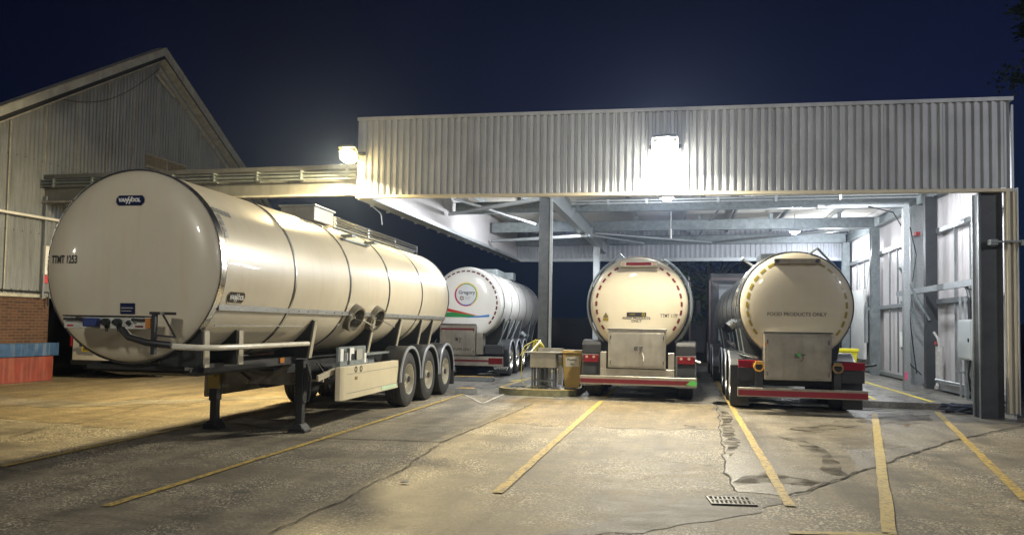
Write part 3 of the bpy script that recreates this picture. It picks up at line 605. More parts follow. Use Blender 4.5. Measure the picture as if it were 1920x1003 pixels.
# ------------------------------------------------------------------ things at the right wall
m_ = MB(); cab = empty('electrical_cabinet', (6.1, 17.85, .9), 0, 'tall grey electrical cabinet fixed beside the dark front column', 'electrical cabinet')
MB().box(-.16, .2, -.42, .34, .12, .98).build('body', CABG, cab, bev=.008); MB().box(-.178, -.163, -.39, .31, .15, .95).build('door', CABG, cab, bev=.004)
MB().box(-.2, -.18, -.33, -.3, .5, .58).build('handle', BLACKP, cab)
m_ = MB(); m_.box(-.1, -.06, -.25, -.2, -.75, .12); m_.box(-.1, -.06, .05, .1, -.75, .12); m_.build('stand', GALVD, cab)
m_ = MB(); m_.tube([(-.05, .0, .98), (-.05, .0, 1.45), (-.05, .15, 1.7), (-.05, .5, 1.76), (-.05, 1.2, 1.76)], .035, 8); m_.tube([(.05, -.1, .98), (.05, -.1, 1.4), (.05, .1, 1.63), (.05, .5, 1.68)], .025, 8)
m_.tube([(-.1, -.15, .12), (-.12, -.1, -.2), (-.05, 0, -.55)], .02, 6); m_.build('cable', BLACKP, cab)
sw = empty('switch_box', (6.25, 18.75, .9), 0, 'small pale switch box left of the tall grey cabinet', 'switch box')
MB().box(-.1, .12, -.13, .13, .2, .62).build('body', mat('pale_switch', (.55, .54, .48), .45), sw, bev=.01); MB().box(-.13, -.1, -.05, .0, .38, .48).build('button', BLACKP, sw)
m_ = MB(); m_.tube([(0, -.05, .2), (-.02, -.2, -.1), (.0, -.3, -.4), (0, -.1, -.7)], .018, 6); m_.build('cable', BLACKP, sw)
m_ = MB(); m_.box(6.1, 6.14, 18.3, 18.34, .15, 2.4); m_.box(6.1, 6.14, 18.6, 18.64, .15, 2.4); m_.box(6.1, 6.13, 16.9, 18.9, .7, .74); solo('support_rack', m_, GALV, 'thin galvanised rack standing behind the cabinet and switch box', 'rack')
m_ = MB()
for k in range(9):
    r_ = .22+.03*(k % 4); cx_, cy_ = 5.45+.05*(k % 3), 16.55+.04*(k % 2)
    m_.tube([(cx_+r_*1.3*math.cos(a), cy_+r_*.8*math.sin(a), .03+.018*k+.02*math.sin(a*2+k)) for a in [2*PI*i/20 for i in range(21)]], .016, 6, False)
m_.tube([(5.2, 16.2, .05), (5.6, 16.4, .15), (5.9, 16.6, .3), (6.0, 16.9, .45)], .016, 6)
solo('coiled_hose', m_, BLACKHOSE, 'dark blue hose coiled on the ground by the dark front column', 'hose', smooth=60)
m_ = MB(); m_.cyl((6.28, 20.55, .4), (6.28, 20.55, 1.25), .09, 12); m_.tube([(6.28, 20.55, 1.25), (6.26, 20.6, 1.45), (6.2, 20.7, 1.6)], .03, 8); m_.tube([(6.28, 20.55, .4), (6.2, 20.4, .3), (6.1, 20.2, .25)], .05, 8)
rp_ = solo('wrapped_pipe', m_, mat('pipe_lagging', (.5, .49, .46), .8, var=.25, scale=9, bump=.5, bscale=18), 'pale lagged standpipe with red valve against the wall cladding', 'pipe', smooth=50)
m_ = MB(); m_.rev([(-.015, .001), (-.015, .05), (.015, .05), (.015, .001)], (-.06, -.02, 1.12), 'x', 14); m_.build('valve', REDPL, rp_)
m_ = MB(); m_.cyl((6.18, 18.3, .42), (6.18, 20.5, .42), .035, 10); m_.box(6.2, 6.35, 18.4, 20.6, .2, .36); solo('floor_pipe', m_, GALV, 'low galvanised pipe running along the foot of the right wall', 'pipe')
m_ = MB(); m_.box(6.18, 6.28, 22.0, 22.12, 4.2, 4.3); m_.rev([(0, .05), (.08, .045), (.09, .001)], (6.16, 22.0, 4.2), 'z', 12); solo('alarm_beacon', m_, REDPL, 'small red alarm beacon high on the right wall rail', 'beacon')
m_ = MB(); m_.box(6.38, 6.40, 23.6, 24.4, 1.15, 1.6); solo('notice_board', m_, WHITES, 'blank white notice panel low on the right wall between posts', 'notice')
m_ = MB(); m_.box(5.43, 5.49, 20.335, 20.348, .4, .6); solo('pink_label', m_, mat('pink_label', (.8, .12, .25), .5), 'small pink label near the foot of the trunking post', 'label')
yb = empty('yellow_tub', (5.17, 26.0, .15), 0, 'bright yellow lidded tub behind the right tanker by the wall', 'tub')
m_ = MB(); m_._add([(-.27, -.22, 0), (.27, -.22, 0), (.27, .22, 0), (-.27, .22, 0), (-.33, -.27, .78), (.33, -.27, .78), (.33, .27, .78), (-.33, .27, .78)], [(0, 3, 2, 1), (4, 5, 6, 7), (0, 1, 5, 4), (1, 2, 6, 5), (2, 3, 7, 6), (3, 0, 4, 7)]); m_.build('body', YBIN, yb, bev=.02)
MB().box(-.37, .37, -.31, .31, .78, .88).build('lid', YBIN, yb, bev=.02)
m_ = MB(); m_.box(6.30, 6.40, 28.6, 30.6, .6, 3.1); ws = solo('wall_panel', m_, mat('pale_glossy_panel', (.72, .74, .72), .3), 'pale framed panel on the far right wall behind the yellow tub', 'panel')
m_ = MB(); m_.cyl((6.0, 27.3, 2.2), (6.2, 26.9, 4.4), .02, 6); solo('pull_cord', m_, WHITES, 'thin white cord slanting down beside the far right column', 'cord')
m_ = MB(); m_.box(6.1, 6.18, 27.4, 27.6, 1.2, 2.6); solo('hose_reel_bracket', m_, GALV, 'thin galvanised bracket behind the far right column', 'bracket')
# ================================================================== LEFT BUILDING (gable wall along Y, faces +X)
XB = -16.0
shed = empty('gabled_shed', (XB-1.2, 20, 0), 0, 'old gabled shed clad in weathered corrugated sheets above a brick base', 'shed')
S_ = dict(parent=shed, world=True)
YA, YZ, YAP, ZAP = 8.0, 31.8, 19.92, 9.75; sl = .62
top = lambda u: ZAP-abs(YA+u*(YZ-YA)-YAP)*sl
MB().corr((XB, YA), (XB, YZ), 2.14, top, .125, .03, 'sine', nrm=(1, 0, 0)).build('gable_cladding', OLDCLAD, **S_)
m_ = MB()
for k in range(22):
    y = YA+.6+k*1.04
    if y < YZ: m_.box(XB+.031, XB+.036, y, y+.035, 2.2 if y < 15.9 or y > 20.5 else 5.3, ZAP-abs(y-YAP)*sl-.2)
m_.build('sheet_lap', LTRIM, **S_)
m_ = MB()
for zz in (2.3, 3.75, 5.6):
    for k in range(90):
        y = YA+.06+k*.25
        if zz < ZAP-abs(y-YAP)*sl-.3: m_.box(XB+.028, XB+.04, y-.012, y+.012, zz-.012, zz+.012)
m_.build('fixing_bolt', CRACK, **S_)
MB().box(XB-.3, XB-.02, YA, 16.25, 0, 2.12).build('brick_wall', BRICK, **S_)
MB().box(XB-.3, XB-.02, 25.9, YZ, 0, 2.12).build('brick_wall', BRICK, **S_)
MB().box(XB-.02, XB+.05, YA, 16.3, 2.12, 2.2).build('sill_course', LTRIM, **S_)
m_ = MB(); m_.corr((XB+.08, 15.92), (XB+.08, 20.4), 2.15, 4.66, .125, .03, 'sine', nrm=(1, 0, 0)); m_.box(XB+.05, XB+.13, 15.88, 15.93, 2.1, 4.72); m_.build('sliding_door', OLDCLAD, **S_)
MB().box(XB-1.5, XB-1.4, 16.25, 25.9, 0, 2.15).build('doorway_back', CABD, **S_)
for sgn, yy in ((-1, YA), (1, YZ)):
    def P_(off, x0, x1, w0, w1, nm, mm_):
        m_ = MB(); zE = ZAP-abs(yy-YAP)*sl
        m_._add([(x, y_, z_+o_) for x in (x0, x1) for (y_, z_) in ((YAP, ZAP), (yy, zE)) for o_ in (w0+off, w1+off)],
                [(0, 1, 3, 2), (4, 6, 7, 5), (0, 2, 6, 4), (1, 5, 7, 3), (0, 4, 5, 1), (2, 3, 7, 6)]); m_.build(nm, mm_, **S_)
    P_(0, XB+.02, XB+.30, .06, .27, 'verge_board', TRIM); P_(0, XB-.02, XB+.33, .272, .31, 'verge_cap', LTRIM); P_(0, XB+.04, XB+.27, -.06, .055, 'soffit_board', CHDARK)
    P_(0, XB+.03, XB+.31, -.10, -.065, 'verge_strip', LTRIM)
    if sgn > 0: P_(0, XB+.05, XB+.12, -.42, -.30, 'verge_strip', LTRIM)
    P_(0, XB-3.0, XB-.05, -1.25, -1.2, 'roof_slope', ROOFM)
MB().prism([(YA, 0), (YA, top(0)-1.3), (YAP, ZAP-1.3), (YZ, top(1)-1.3), (YZ, 0)], 'x', XB-3.0, XB-2.9).build('back_wall', OLDCLAD, **S_)
m_ = MB(); m_.box(XB+.04, XB+.14, 19.5, 21.25, 6.28, 6.62); m_.build('louvre_vent', mat('vent_wood', (.20, .17, .12), .8, var=.5, scale=6), bev=.006, **S_)
m_ = MB(); m_.box(XB+.14, XB+.16, 19.45, 21.3, 6.24, 6.29); m_.box(XB+.14, XB+.16, 19.45, 21.3, 6.61, 6.66); m_.box(XB+.14, XB+.16, 20.35, 20.4, 6.29, 6.61); m_.build('vent_frame', LTRIM, **S_)
m_ = MB(); m_.box(XB+.04, XB+.1, 21.6, 22.9, 6.1, 6.22); m_.build('patch_board', TRIM, **S_)
m_ = MB(); m_.tube([(XB+.2, 15.6+4.2*k/12, 7.25+(9.35-7.25)*(k/12)-.55*math.sin(PI*k/12)) for k in range(13)], .012, 5); m_.build('slack_cable', BLACKP, **S_)
m_ = MB(); m_.cyl((XB+.16, 19.75, 9.15), (XB+.16, 20.6, 8.72), .045, 8); m_.build('pipe_stub', LTRIM, **S_)
dk = empty('loading_dock', (XB, 13, 0), 0, 'red painted dock wall with a flaking blue band at the left edge', 'dock wall')
D_ = dict(parent=dk, world=True)
MB().box(XB-.02, XB+.12, 9.5, 16.32, 0, .64).build('wall', REDWALL, bev=.01, **D_); MB().box(XB-.02, XB+.16, 9.5, 16.45, .64, .97).build('blue_band', BLUEBOARD, bev=.01, **D_)
m_ = MB(); m_.box(XB-.02, XB+.12, 25.9, 31, 0, .9); solo('far_dock_wall', m_, REDWALL, 'far stretch of red painted wall seen under the big left tanker', 'dock wall')
m_ = MB(); m_.cyl((XB+.2, 12.5, 4.13), (XB+.2, 17.6, 4.14), .035, 8); solo('white_rail', m_, WHITES, 'thin white pipe crossing the weathered wall at the left edge', 'pipe')
sg = empty('wall_sign', (XB+.1, 15.98, 2.5), 0, 'small red and white sign on the shed wall', 'sign')
MB().box(0, .02, -.1, .25, .22, .95).build('panel', WHITES, sg); MB().box(.021, .028, -.09, .24, 0.0, .2).build('red_panel', REDSIGN, sg)
m_ = MB(); m_.cyl((XB+.1, 12.5, 2.28), (XB+.1, 16.1, 2.26), .02, 6); m_.cyl((XB+.1, 16.1, 2.26), (XB+.1, 16.1, 1.9), .02, 6); solo('wall_cable', m_, BLACKP, 'thin dark cable run along the foot of the corrugated sheets', 'cable')
# pipe bridge
pb = empty('pipe_bridge', (-11.6, 15.95, 4.55), 0, 'long grey girder carrying pipes from the shed to the canopy', 'pipe bridge')
Q_ = dict(parent=pb, world=True)
m_ = MB(); m_.box(-16.0, -7.2, 15.95, 15.98, 4.6, 5.16); m_.box(-16.0, -7.2, 15.86, 16.07, 4.55, 4.6); m_.box(-16.0, -7.2, 15.86, 16.07, 5.06, 5.1); m_.build('girder', BEAMC, bev=.003, **Q_)
m_ = MB(); m_.box(-16.2, -7.22, 15.88, 16.4, 5.16, 5.27); m_.build('top_tray', BEAMC, bev=.004, **Q_)
MB().box(-16.02, -7.2, 15.845, 15.86, 4.545, 4.585).build('bottom_edge', LTRIM, **Q_)
for yy, zz, r_ in ((15.80, 5.04, .03), (15.79, 4.96, .02), (15.78, 5.11, .015)):
    m_ = MB(); m_.cyl((-16.1, yy, zz), (-7.3, yy, zz-.04), r_, 8); m_.build('pipe', GALVD, **Q_)
for k in range(8):
    MB().box(-15.6+k*1.15, -15.56+k*1.15, 15.76, 15.95, 4.92, 5.14).build('pipe_clip', GALVD, **Q_)
# ================================================================== TREES
def tree(name, loc, h, crown_c, crown_r, n, leaf, label, seed):
    rnd = random.Random(seed); t = empty(name, loc, 0, label, 'tree', 'trees around the yard')
    m_ = MB(); m_.tube([(0, 0, 0), (.1, .05, h*.4), (.0, .1, h*.75), (.05, 0, h)], [.28, .2, .12, .03], 10)
    cc = Vector(crown_c)
    for k in range(9):
        a = rnd.uniform(0, 2*PI); s0 = Vector((.05, .05, h*rnd.uniform(.3, .7))); e0 = cc+Vector((crown_r[0]*.7*math.cos(a), crown_r[1]*.7*math.sin(a), crown_r[2]*rnd.uniform(-.6, .6)))
        m_.tube([s0, s0.lerp(e0, .5)+Vector((0, 0, .3)), e0], [.09, .05, .015], 6)
    m_.build('trunk', BARK, t, smooth=60)
    cl = []
    while len(cl) < 60:
        p = Vector((rnd.uniform(-1, 1), rnd.uniform(-1, 1), rnd.uniform(-1, 1)))
        if .25 < p.length < 1: cl.append((cc+Vector((p.x*crown_r[0], p.y*crown_r[1], p.z*crown_r[2])), rnd.uniform(.35, .8)))
    f = MB()
    for i in range(n):
        c_, s_ = cl[i % 60]; p = c_+Vector((rnd.gauss(0, .45), rnd.gauss(0, .45), rnd.gauss(0, .3)))*s_
        a = Vector((rnd.uniform(-1, 1), rnd.uniform(-1, 1), rnd.uniform(-.6, .6))).normalized()*leaf; b = a.cross(Vector((rnd.uniform(-1, 1), rnd.uniform(-1, 1), rnd.uniform(-1, 1)))).normalized()*leaf*.45
        f._add([p-a, p+b, p+a, p-b], [(0, 1, 2, 3)])
    f.build('crown', LEAF, t, recalc=False)
    return t
tree('tree', (1.3, 36.5, 0), 6, (0, 0, 4.6), (3.2, 2.0, 2.6), 9000, .09, 'dim green tree behind the gap between the two rear facing tankers', 3)
tree('tree', (11.2, 22.0, 0), 11.5, (0, 0, 9.0), (2.7, 2.4, 3.3), 9000, .09, 'dark leafy tree at the right edge reaching above the fascia', 9)
m_ = MB(); m_.box(-30, 30, 52, 52.4, 0, 2.2); solo('boundary_wall', m_, CABD, 'dark boundary wall far behind the canopy', 'wall')
# ================================================================== WHEELS, TANKERS
def wheel(parent, side, xo, y, r_=.53, rim=None, dual=False):
    s = side; wd = .36; m_ = MB(); x = xo
    prof = [(0-.03, .29), (-.01, .31), (0, .36), (-.005, .46), (-.03, r_-.012), (-.06, r_), (-wd+.06, r_), (-wd+.03, r_-.012), (-wd, .44), (-wd, .30), (-wd+.05, .28)]
    prof = prof[:6]+[(-.11, r_), (-.113, r_-.012), (-.125, r_-.012), (-.128, r_), (-.2, r_), (-.203, r_-.012), (-.215, r_-.012), (-.218, r_)]+prof[6:]
    m_.rev([(a*s, b) for a, b in prof], (s*x, y, r_), 'x', 40); tyre = m_.build('wheel', RUBBER, parent, smooth=35)
    q = MB(); pr = [(-.03, .30), (-.005, .298), (-.01, .285), (-.05, .27), (-.16, .255), (-.17, .20), (-.13, .155), (-.13, .11), (-.06, .105), (-.03, .09), (-.02, .0005)]
    q.rev([(a*s, b) for a, b in pr], (s*x, y, r_), 'x', 36); rr = q.build('rim', rim or RIM, tyre, smooth=35)
    h = MB()
    for k in range(10):
        a = 2*PI*k/10; cy_, cz_ = y+.218*math.cos(a), r_+.218*math.sin(a); h.cyl((s*(x-.168), cy_, cz_), (s*(x-.155), cy_, cz_), .022, 8)
    for k in range(10):
        a = 2*PI*(k+.5)/10; cy_, cz_ = y+.135*math.cos(a), r_+.135*math.sin(a); h.cyl((s*(x-.13), cy_, cz_), (s*(x-.10), cy_, cz_), .014, 6)
    h.cyl((s*(x-.06), y, r_), (s*(x+.0), y, r_), .06, 14); h.build('hub', HUB, tyre)
def mudguard(parent, side, xo, y, r_=.53, m=None):
    m = m or BLACKP; a0, a1 = R(-2), R(182); rr = r_+.10; mg = MB(); seg = 18; w0 = .44; s = side; pr = []
    mg.rev([(0, rr), (-w0*s, rr), (-w0*s, rr+.012), (0, rr+.012), (0, rr)], (s*xo, y, r_), 'x', seg, a0, a1); mg.rev([(0.0, rr), (0, rr-.05)], (s*xo, y, r_), 'x', seg, a0, a1)
    o = mg.build('mudguard', m, parent, smooth=35, recalc=False)
    t = MB(); t.rev([(.002*s, rr-.035), (.012*s, rr-.03), (.012*s, rr+.016), (-.015*s, rr+.018)], (s*xo, y, r_), 'x', seg, a0, a1); t.build('edge_trim', GREYED, o, smooth=40, recalc=False)
def dishd(r_, Rr, D): q = min(1, r_/Rr); return D*(.45*math.sqrt(max(0, 1-q*q))+.55*math.sqrt(max(0, 1-q**7)))
def tank(t, Rr, zc, Ln, D, matn, matd, rings, strip_z=None):
    n = 26; rs = [Rr*math.sin(PI/2*k/n) for k in range(n+1)]
    m_ = MB(); m_.rev([(0, Rr), (Ln, Rr)], (0, 0, zc), 'y', 72); sh = m_.build('tank_shell', matn, t, smooth=40)
    m_ = MB(); m_.rev([(-dishd(r_, Rr, D), max(r_, .0005)) for r_ in rs], (0, 0, zc), 'y', 72); m_.build('end_dish', matd, t, smooth=60)
    m_ = MB(); m_.rev([(Ln+dishd(r_, Rr, D), max(r_, .0005)) for r_ in rs], (0, 0, zc), 'y', 48); m_.build('end_dish', matn, t, smooth=60)
    for i, y in enumerate(rings):
        w_ = .05 if i == 0 else .018; m_ = MB(); m_.rev([(-w_, Rr+.001), (-w_, Rr+.010), (w_, Rr+.010), (w_, Rr+.001)], (0, y, zc), 'y', 72); b = m_.build('ring_band', STEEL, t, smooth=35)
        m_ = MB(); m_.rev([(w_+.001, Rr+.002), (w_+.001, Rr+.006), (w_+.014, Rr+.006), (w_+.014, Rr+.001)], (0, y, zc), 'y', 72); (i and m_.rev([(-w_-.014, Rr+.001), (-w_-.014, Rr+.006), (-w_-.001, Rr+.006), (-w_-.001, Rr+.001)], (0, y, zc), 'y', 72)); m_.build('seal', BLACKP, b)
    if strip_z:
        x = math.sqrt(Rr**2-(strip_z-zc)**2)
        for s in (-1, 1):
            m_ = MB(); m_.box(s*(x-.01), s*(x+.022), .06, Ln-.03, strip_z-.035, strip_z+.035); o = m_.build('side_moulding', STRIP, t, bev=.004)
            if s > 0:
                m_ = MB()
                for k in range(int(Ln/.3)): m_.box(x+.0215, x+.026, .2+k*.3, .24+k*.3, strip_z-.006, strip_z+.006)
                m_.build('rivet', STEEL, o)
def cradle(t, y, Rr, zc, zch, ztop, th=.03, wide=.16, xin=.35, m=None, sides=(-1, 1)):
    a1 = math.asin((ztop-zc)/Rr); a0 = -math.acos(xin/Rr)
    arc = [((Rr+.004)*math.cos(a0+(a1-a0)*k/10), zc+(Rr+.004)*math.sin(a0+(a1-a0)*k/10)) for k in range(11)]
    xt, zt_ = arc[-1]; outer = [(xt+.02, ztop-.02), (.86, zch)]
    for s in sides:
        m_ = MB(); fl = MB()
        poly = [(s*p[0], p[1]) for p in arc+outer+[(xin, zch)]]
        m_.prism(poly, 'y', y, y+th)
        fl.prism([(s*(xt+.02), ztop-.02), (s*(xt+.035), ztop), (s*.88, zch), (s*.86, zch)], 'y', y+.031, y+.125)
        o = m_.build('cradle', CHDARK, t); fl.build('flange', m or GALVD, o)
def rails(t, z0, z1, y0, y1, m=CHDARK):
    for s in (-1, 1):
        m_ = MB(); m_.box(s*.44-.01, s*.44+.01, y0, y1, z0+.015, z1-.015); m_.box(s*.44-.07, s*.44+.07, y0, y1, z0, z0+.015); m_.box(s*.44-.07, s*.44+.07, y0, y1, z1-.015, z1); m_.build('chassis_rail', m, t)
def axle(t, y, r_=.53): m_ = MB(); m_.cyl((-.9, y, r_), (.9, y, r_), .07, 12); m_.box(-.6, -.4, y-.35, y+.1, r_-.02, r_+.1); m_.box(.4, .6, y-.35, y+.1, r_-.02, r_+.1); m_.cyl((-.5, y+.1, r_+.05), (-.5, y+.1, r_+.28), .12, 12); m_.cyl((.5, y+.1, r_+.05), (.5, y+.1, r_+.28), .12, 12); m_.build('axle', CHDARK, t)
def badge(t, fn, w_, h_, s_, m=NAVY, tm=WHITEINK, sz=None):
    k = .18*w_; out = [(-w_/2, -h_*.2), (-w_/2+k*.5, -h_/2), (w_/2-k*.5, -h_/2), (w_/2, -h_*.2), (w_/2, h_*.2), (w_/2-k*.5, h_/2), (-w_/2+k*.5, h_/2), (-w_/2, h_*.2)]
    rim_ = MB(); rim_._add([fn(p[0]*1.08, p[1]*1.14, .004) for p in out], [tuple(range(8))]); rim_.build('badge_border', STEEL if m is BLACKINK else NAVY, t)
    b = MB(); b._add([fn(p[0], p[1], .009) for p in out], [tuple(range(8))]); o = b.build('badge', m, t)
    text('VAN', h_*.56, tm, o, lambda u, v: fn(u-w_*.235, v, .014), bold=.003*h_/.1, sx=1.05); text('OOL', h_*.56, tm, o, lambda u, v: fn(u+w_*.235, v, .014), bold=.003*h_/.1, sx=.95)
    q = MB()
    for x in (-.022*w_/.34, .014*w_/.34): q._add([fn(x+a, b_, .013) for a, b_ in ((-.022, -h_*.42), (-.008, -h_*.42), (.020, h_*.42), (.006, h_*.42))], [(0, 1, 2, 3)])
    q._add([fn(a, b_, .0135) for a, b_ in ((-.02, -.006), (.022, -.006), (.022, .006), (-.02, .006))], [(0, 1, 2, 3)])
    q.build('tall_letter', tm, o)
def arc_tape(t, Rr, zc, D, rr, angs, m, w_=.045, ln=.105, sgn=-1):
    m_ = MB()
    for a in angs:
        half = ln/2/rr; vs = []
        for q in (-1, -.33, .33, 1):
            for r_ in (rr-w_/2, rr-w_/6, rr+w_/6, rr+w_/2):
                aa = R(a)+q*half; vs.append((r_*math.cos(aa), sgn*(dishd(r_, Rr, D)+.006), zc+r_*math.sin(aa)))
        m_._add(vs, [(i*4+j, i*4+j+1, i*4+j+5, i*4+j+4) for i in range(3) for j in range(3)])
    m_.build('reflective_tape', m, t)
# ---------------------------------------------------------------- the big left tanker (front end towards us)
T1 = empty('tanker_trailer', (-6.045, 7.3, 0), R(2.75), 'big cream tanker trailer standing on its landing legs at the left', 'tanker trailer', 'tank trailers in the yard')
R1, Z1, L1, D1 = 1.09, 2.205, 9.75, .23
tank(T1, R1, Z1, L1, D1, CREAM, CREAM, [0.0, 1.75, 3.65, 5.5, 7.55, 9.7], 1.75)
def fd(u, v, o=0., cx=0., cz=0.): x = cx+u; z = cz+v; r_ = math.hypot(x, z-Z1); return (x, -dishd(r_, R1, D1)-o-.005, z)
badge(T1, lambda u, v, o: fd(u, v, o, .06, 2.92), .32, .10, 'VANHOOL')
text('TTMT 1253', .125, BLACKINK, T1, lambda u, v: fd(u, v, .004, -.755, 2.26), bold=.0025, sx=.62)
def sd(u, v, o=0., cy=0., cz=0., Rr=R1, zc=Z1): z = cz+v; return (math.sqrt(max(0, (Rr+o+.003)**2-(z-zc)**2)), cy+u, z)
badge(T1, lambda u, v, o: sd(u, v, o, .36, 1.87), .34, .12, 'VANHOOL', BLACKINK)
m_ = MB()
for k in range(5): m_._add([sd(.08+.07*k+a, b, .004, 0, 2.86-.006*k) for a, b in ((0, -.03), (.06, -.03), (.06, .03), (0, .03))], [(0, 1, 2, 3)])
for k in range(4): m_._add([sd(a, -.0-.07*k+b, .004, .10, 2.78) for a, b in ((0, -.03), (.07, -.03), (.07, .03), (0, .03))], [(0, 1, 2, 3)])
m_.build('corner_tape', STRIP, T1)
m_ = MB(); m_.tube([sd(.25-.3*math.sin(a), .25*math.cos(a), .004, .0, 2.95+.08) for a in [R(20+10*k) for k in range(7)]], .004, 5); m_.build('hairline_mark', STRIP, T1)
# lower fine moulding
for s in (-1, 1):
    m_ = MB(); m_.box(s*(.93), s*(.95), .1, 2.3, 1.54, 1.555); m_.build('fine_moulding', LTRIM, T1)
# service connector board + sign
bd = MB(); bd.box(-.52, .50, -.56, -.53, 1.50, 1.625); board = bd.build('connector_board', mat('board_alloy', (.62, .63, .58), .45, .4, var=.2, scale=6), T1, bev=.004)
MB().box(-.53, .44, -.575, -.40, 1.626, 1.64).build('board_lip', CHDARK, board)
m_ = MB(); m_.box(-.50, -.26, -.60, -.563, 1.585, 1.61); m_.cyl((-.34, -.6, 1.6), (-.22, -.6, 1.59), .02, 8); m_.build('lever', BLACKP, board)
MB().box(-.24, -.08, -.64, -.563, 1.52, 1.61).build('blue_coupling', BLUEC, board, bev=.01)
for x in (.0, .14):
    m_ = MB(); m_.cyl((x, -.56, 1.57), (x, -.62, 1.57), .038, 12); m_.cyl((x-.02, -.62, 1.57), (x+.03, -.65, 1.56), .025, 10); m_.cyl((x, -.58, 1.53), (x+.01, -.58, 1.47), .014, 8); m_.build('air_coupling', CHDARK, board)
m_ = MB(); m_.cyl((.255, -.56, 1.565), (.255, -.585, 1.565), .03, 4); m_.build('diamond_plug', BLACKP, board)
m_ = MB(); m_.box(.31, .44, -.59, -.562, 1.585, 1.61); m_.cyl((.32, -.59, 1.597), (.34, -.61, 1.597), .02, 8); m_.build('lever', BLACKP, board)
MB().box(-.48, -.41, -.567, -.561, 1.52, 1.538).build('red_tag', REDSIGN, board); MB().box(.33, .42, -.567, -.561, 1.52, 1.538).build('red_tag', MAROON, board)
MB().box(.46, .52, -.585, -.562, 1.51, 1.615).build('side_marker', ORL, board)
m_ = MB(); m_.box(.54, .58, -.60, -.55, 1.24, 1.66); m_.box(.50, .62, -.58, -.30, 1.655, 1.685); m_.bar((.60, -.50, 1.66), (.70, -.42, 1.42), .02, .02); m_.bar((.58, -.55, 1.44), (.70, -.42, 1.42), .02, .02); m_.build('board_bracket', CHDARK, T1)
m_ = MB(); m_._add([fd(a, b, .004, .09, 1.72) for a, b in ((-.09, -.06), (.09, -.06), (.09, .06), (-.09, .06))], [(0, 1, 2, 3)]); o = m_.build('blue_plate', NAVY, T1)
m_ = MB(); m_._add([fd(a, b, .007, .09, 1.72) for a, b in ((-.075, .002), (.07, .002), (.07, .012), (-.075, .012), (-.075, -.03), (.05, -.03), (.05, -.022), (-.075, -.022))], [(0, 1, 2, 3), (4, 5, 6, 7)]); m_.build('plate_text_lines', LABELG, o)
for o in T1.children:
    if o.name.split('.')[0] in ('connector_board', 'board_bracket'): o.location.x += .115
# white guide pipe sweeping round the front to the side
m_ = MB(); m_.tube([(.30, -.56, 1.50), (.40, -.58, 1.42), (.62, -.58, 1.36), (.85, -.50, 1.325), (1.0, -.30, 1.31), (1.08, 0, 1.305), (1.10, .6, 1.305), (1.10, 2.15, 1.305)], .033, 12); m_.build('side_pipe', mat('cream_pipe', (.66, .62, .50), .3, coat=.4, var=.15, scale=8), T1, smooth=50)
m_ = MB(); m_.tube([(.30, -.575, 1.50), (.40, -.6, 1.415), (.62, -.61, 1.365), (.85, -.54, 1.34)], .036, 10); m_.build('dark_hose', BLACKP, T1, smooth=50)
# king pin plate and neck
m_ = MB(); m_.box(-.62, .62, .15, 2.7, 1.005, 1.06); m_.box(-.62, .62, .05, .15, 1.03, 1.09); m_.prism([(.15, 1.0), (2.7, 1.0), (2.5, .94), (.5, .94)], 'x', -.5, .5); m_.build('kingpin_plate', CHDARK, T1, bev=.006)
m_ = MB(); m_.box(.62, .70, .3, 3.0, 1.0, 1.10); m_.box(-.70, -.62, .3, 3.0, 1.0, 1.10); m_.build('neck_rail', CHDARK, T1)
m_ = MB(); m_.box(.701, .72, 2.1, 2.22, 1.03, 1.10); m_.build('side_marker', ORL, T1)
rails(T1, .82, 1.06, 2.7, 9.9)
for y in (.0, .72, 2.62): cradle(T1, y, R1, Z1, 1.08, 1.50 if y < 2 else 1.64, m=CHPALE, sides=(1,) if y < 2 else (-1, 1))
for y in (4.95, 6.45, 7.85, 8.7): cradle(T1, y, R1, Z1, 1.06, 1.70, m=CHPALE)
MB().box(.80, .90, 4.7, 9.7, 1.04, 1.075).build('upper_rail', GALVD, T1)
# landing legs
for s in (-.68, .68):
    x = s+.07; m_ = MB(); m_.box(x-.065, x+.065, 2.62, 2.76, .42, 1.06); l_ = m_.build('landing_leg', CHDARK, T1, bev=.006)
    m_ = MB(); m_.box(x-.05, x+.05, 2.635, 2.745, .1, .42); m_.build('inner_tube', BLACKP, l_, bev=.004)
    m_ = MB(); m_.prism([(x-.13, .0), (x+.13, .0), (x+.13, .035), (x+.05, .13), (x-.05, .13), (x-.13, .035)], 'y', 2.58, 2.80); m_.cyl((x-.1, 2.56, .07), (x+.1, 2.56, .07), .025, 8); m_.build('foot', CHDARK, l_, bev=.008)
    m_ = MB()
    for k in range(9): m_.cyl((x-.05, 2.605, .55+.055*k), (x-.05, 2.62, .55+.055*k), .008, 6)
    m_.build('bolt_row', STEEL, l_)
m_ = MB(); m_.box(-.55, .68, 2.66, 2.72, .68, .87); m_.build('leg_crossbeam', CHASSIS, T1, bev=.004)
m_ = MB(); m_.bar((-.5, 2.6, 1.02), (-.05, 2.62, .72), .03, .07); m_.bar((.62, 2.6, 1.0), (.25, 2.62, .72), .03, .07); m_.build('leg_diagonal', CHASSIS, T1)
m_ = MB(); m_.cyl((-.60, 2.54, .83), (-.60, 2.60, .83), .065, 14); m_.box(-.68, -.5, 2.60, 2.64, .6, 1.0); m_.build('gear_box', mat('yellow_gear', (.42, .30, .05), .5), T1)
m_ = MB(); m_.tube([(.88, 2.6, 1.0), (.93, 2.62, .8), (.90, 2.66, .55), (.86, 2.7, .45)], .02, 8); m_.tube([(.85, 3.0, 1.0), (1.0, 3.1, .75), (.9, 3.2, .6)], .015, 6); m_.box(.84, .9, 2.62, 2.7, .6, .95); m_.build('air_line', BLACKP, T1)
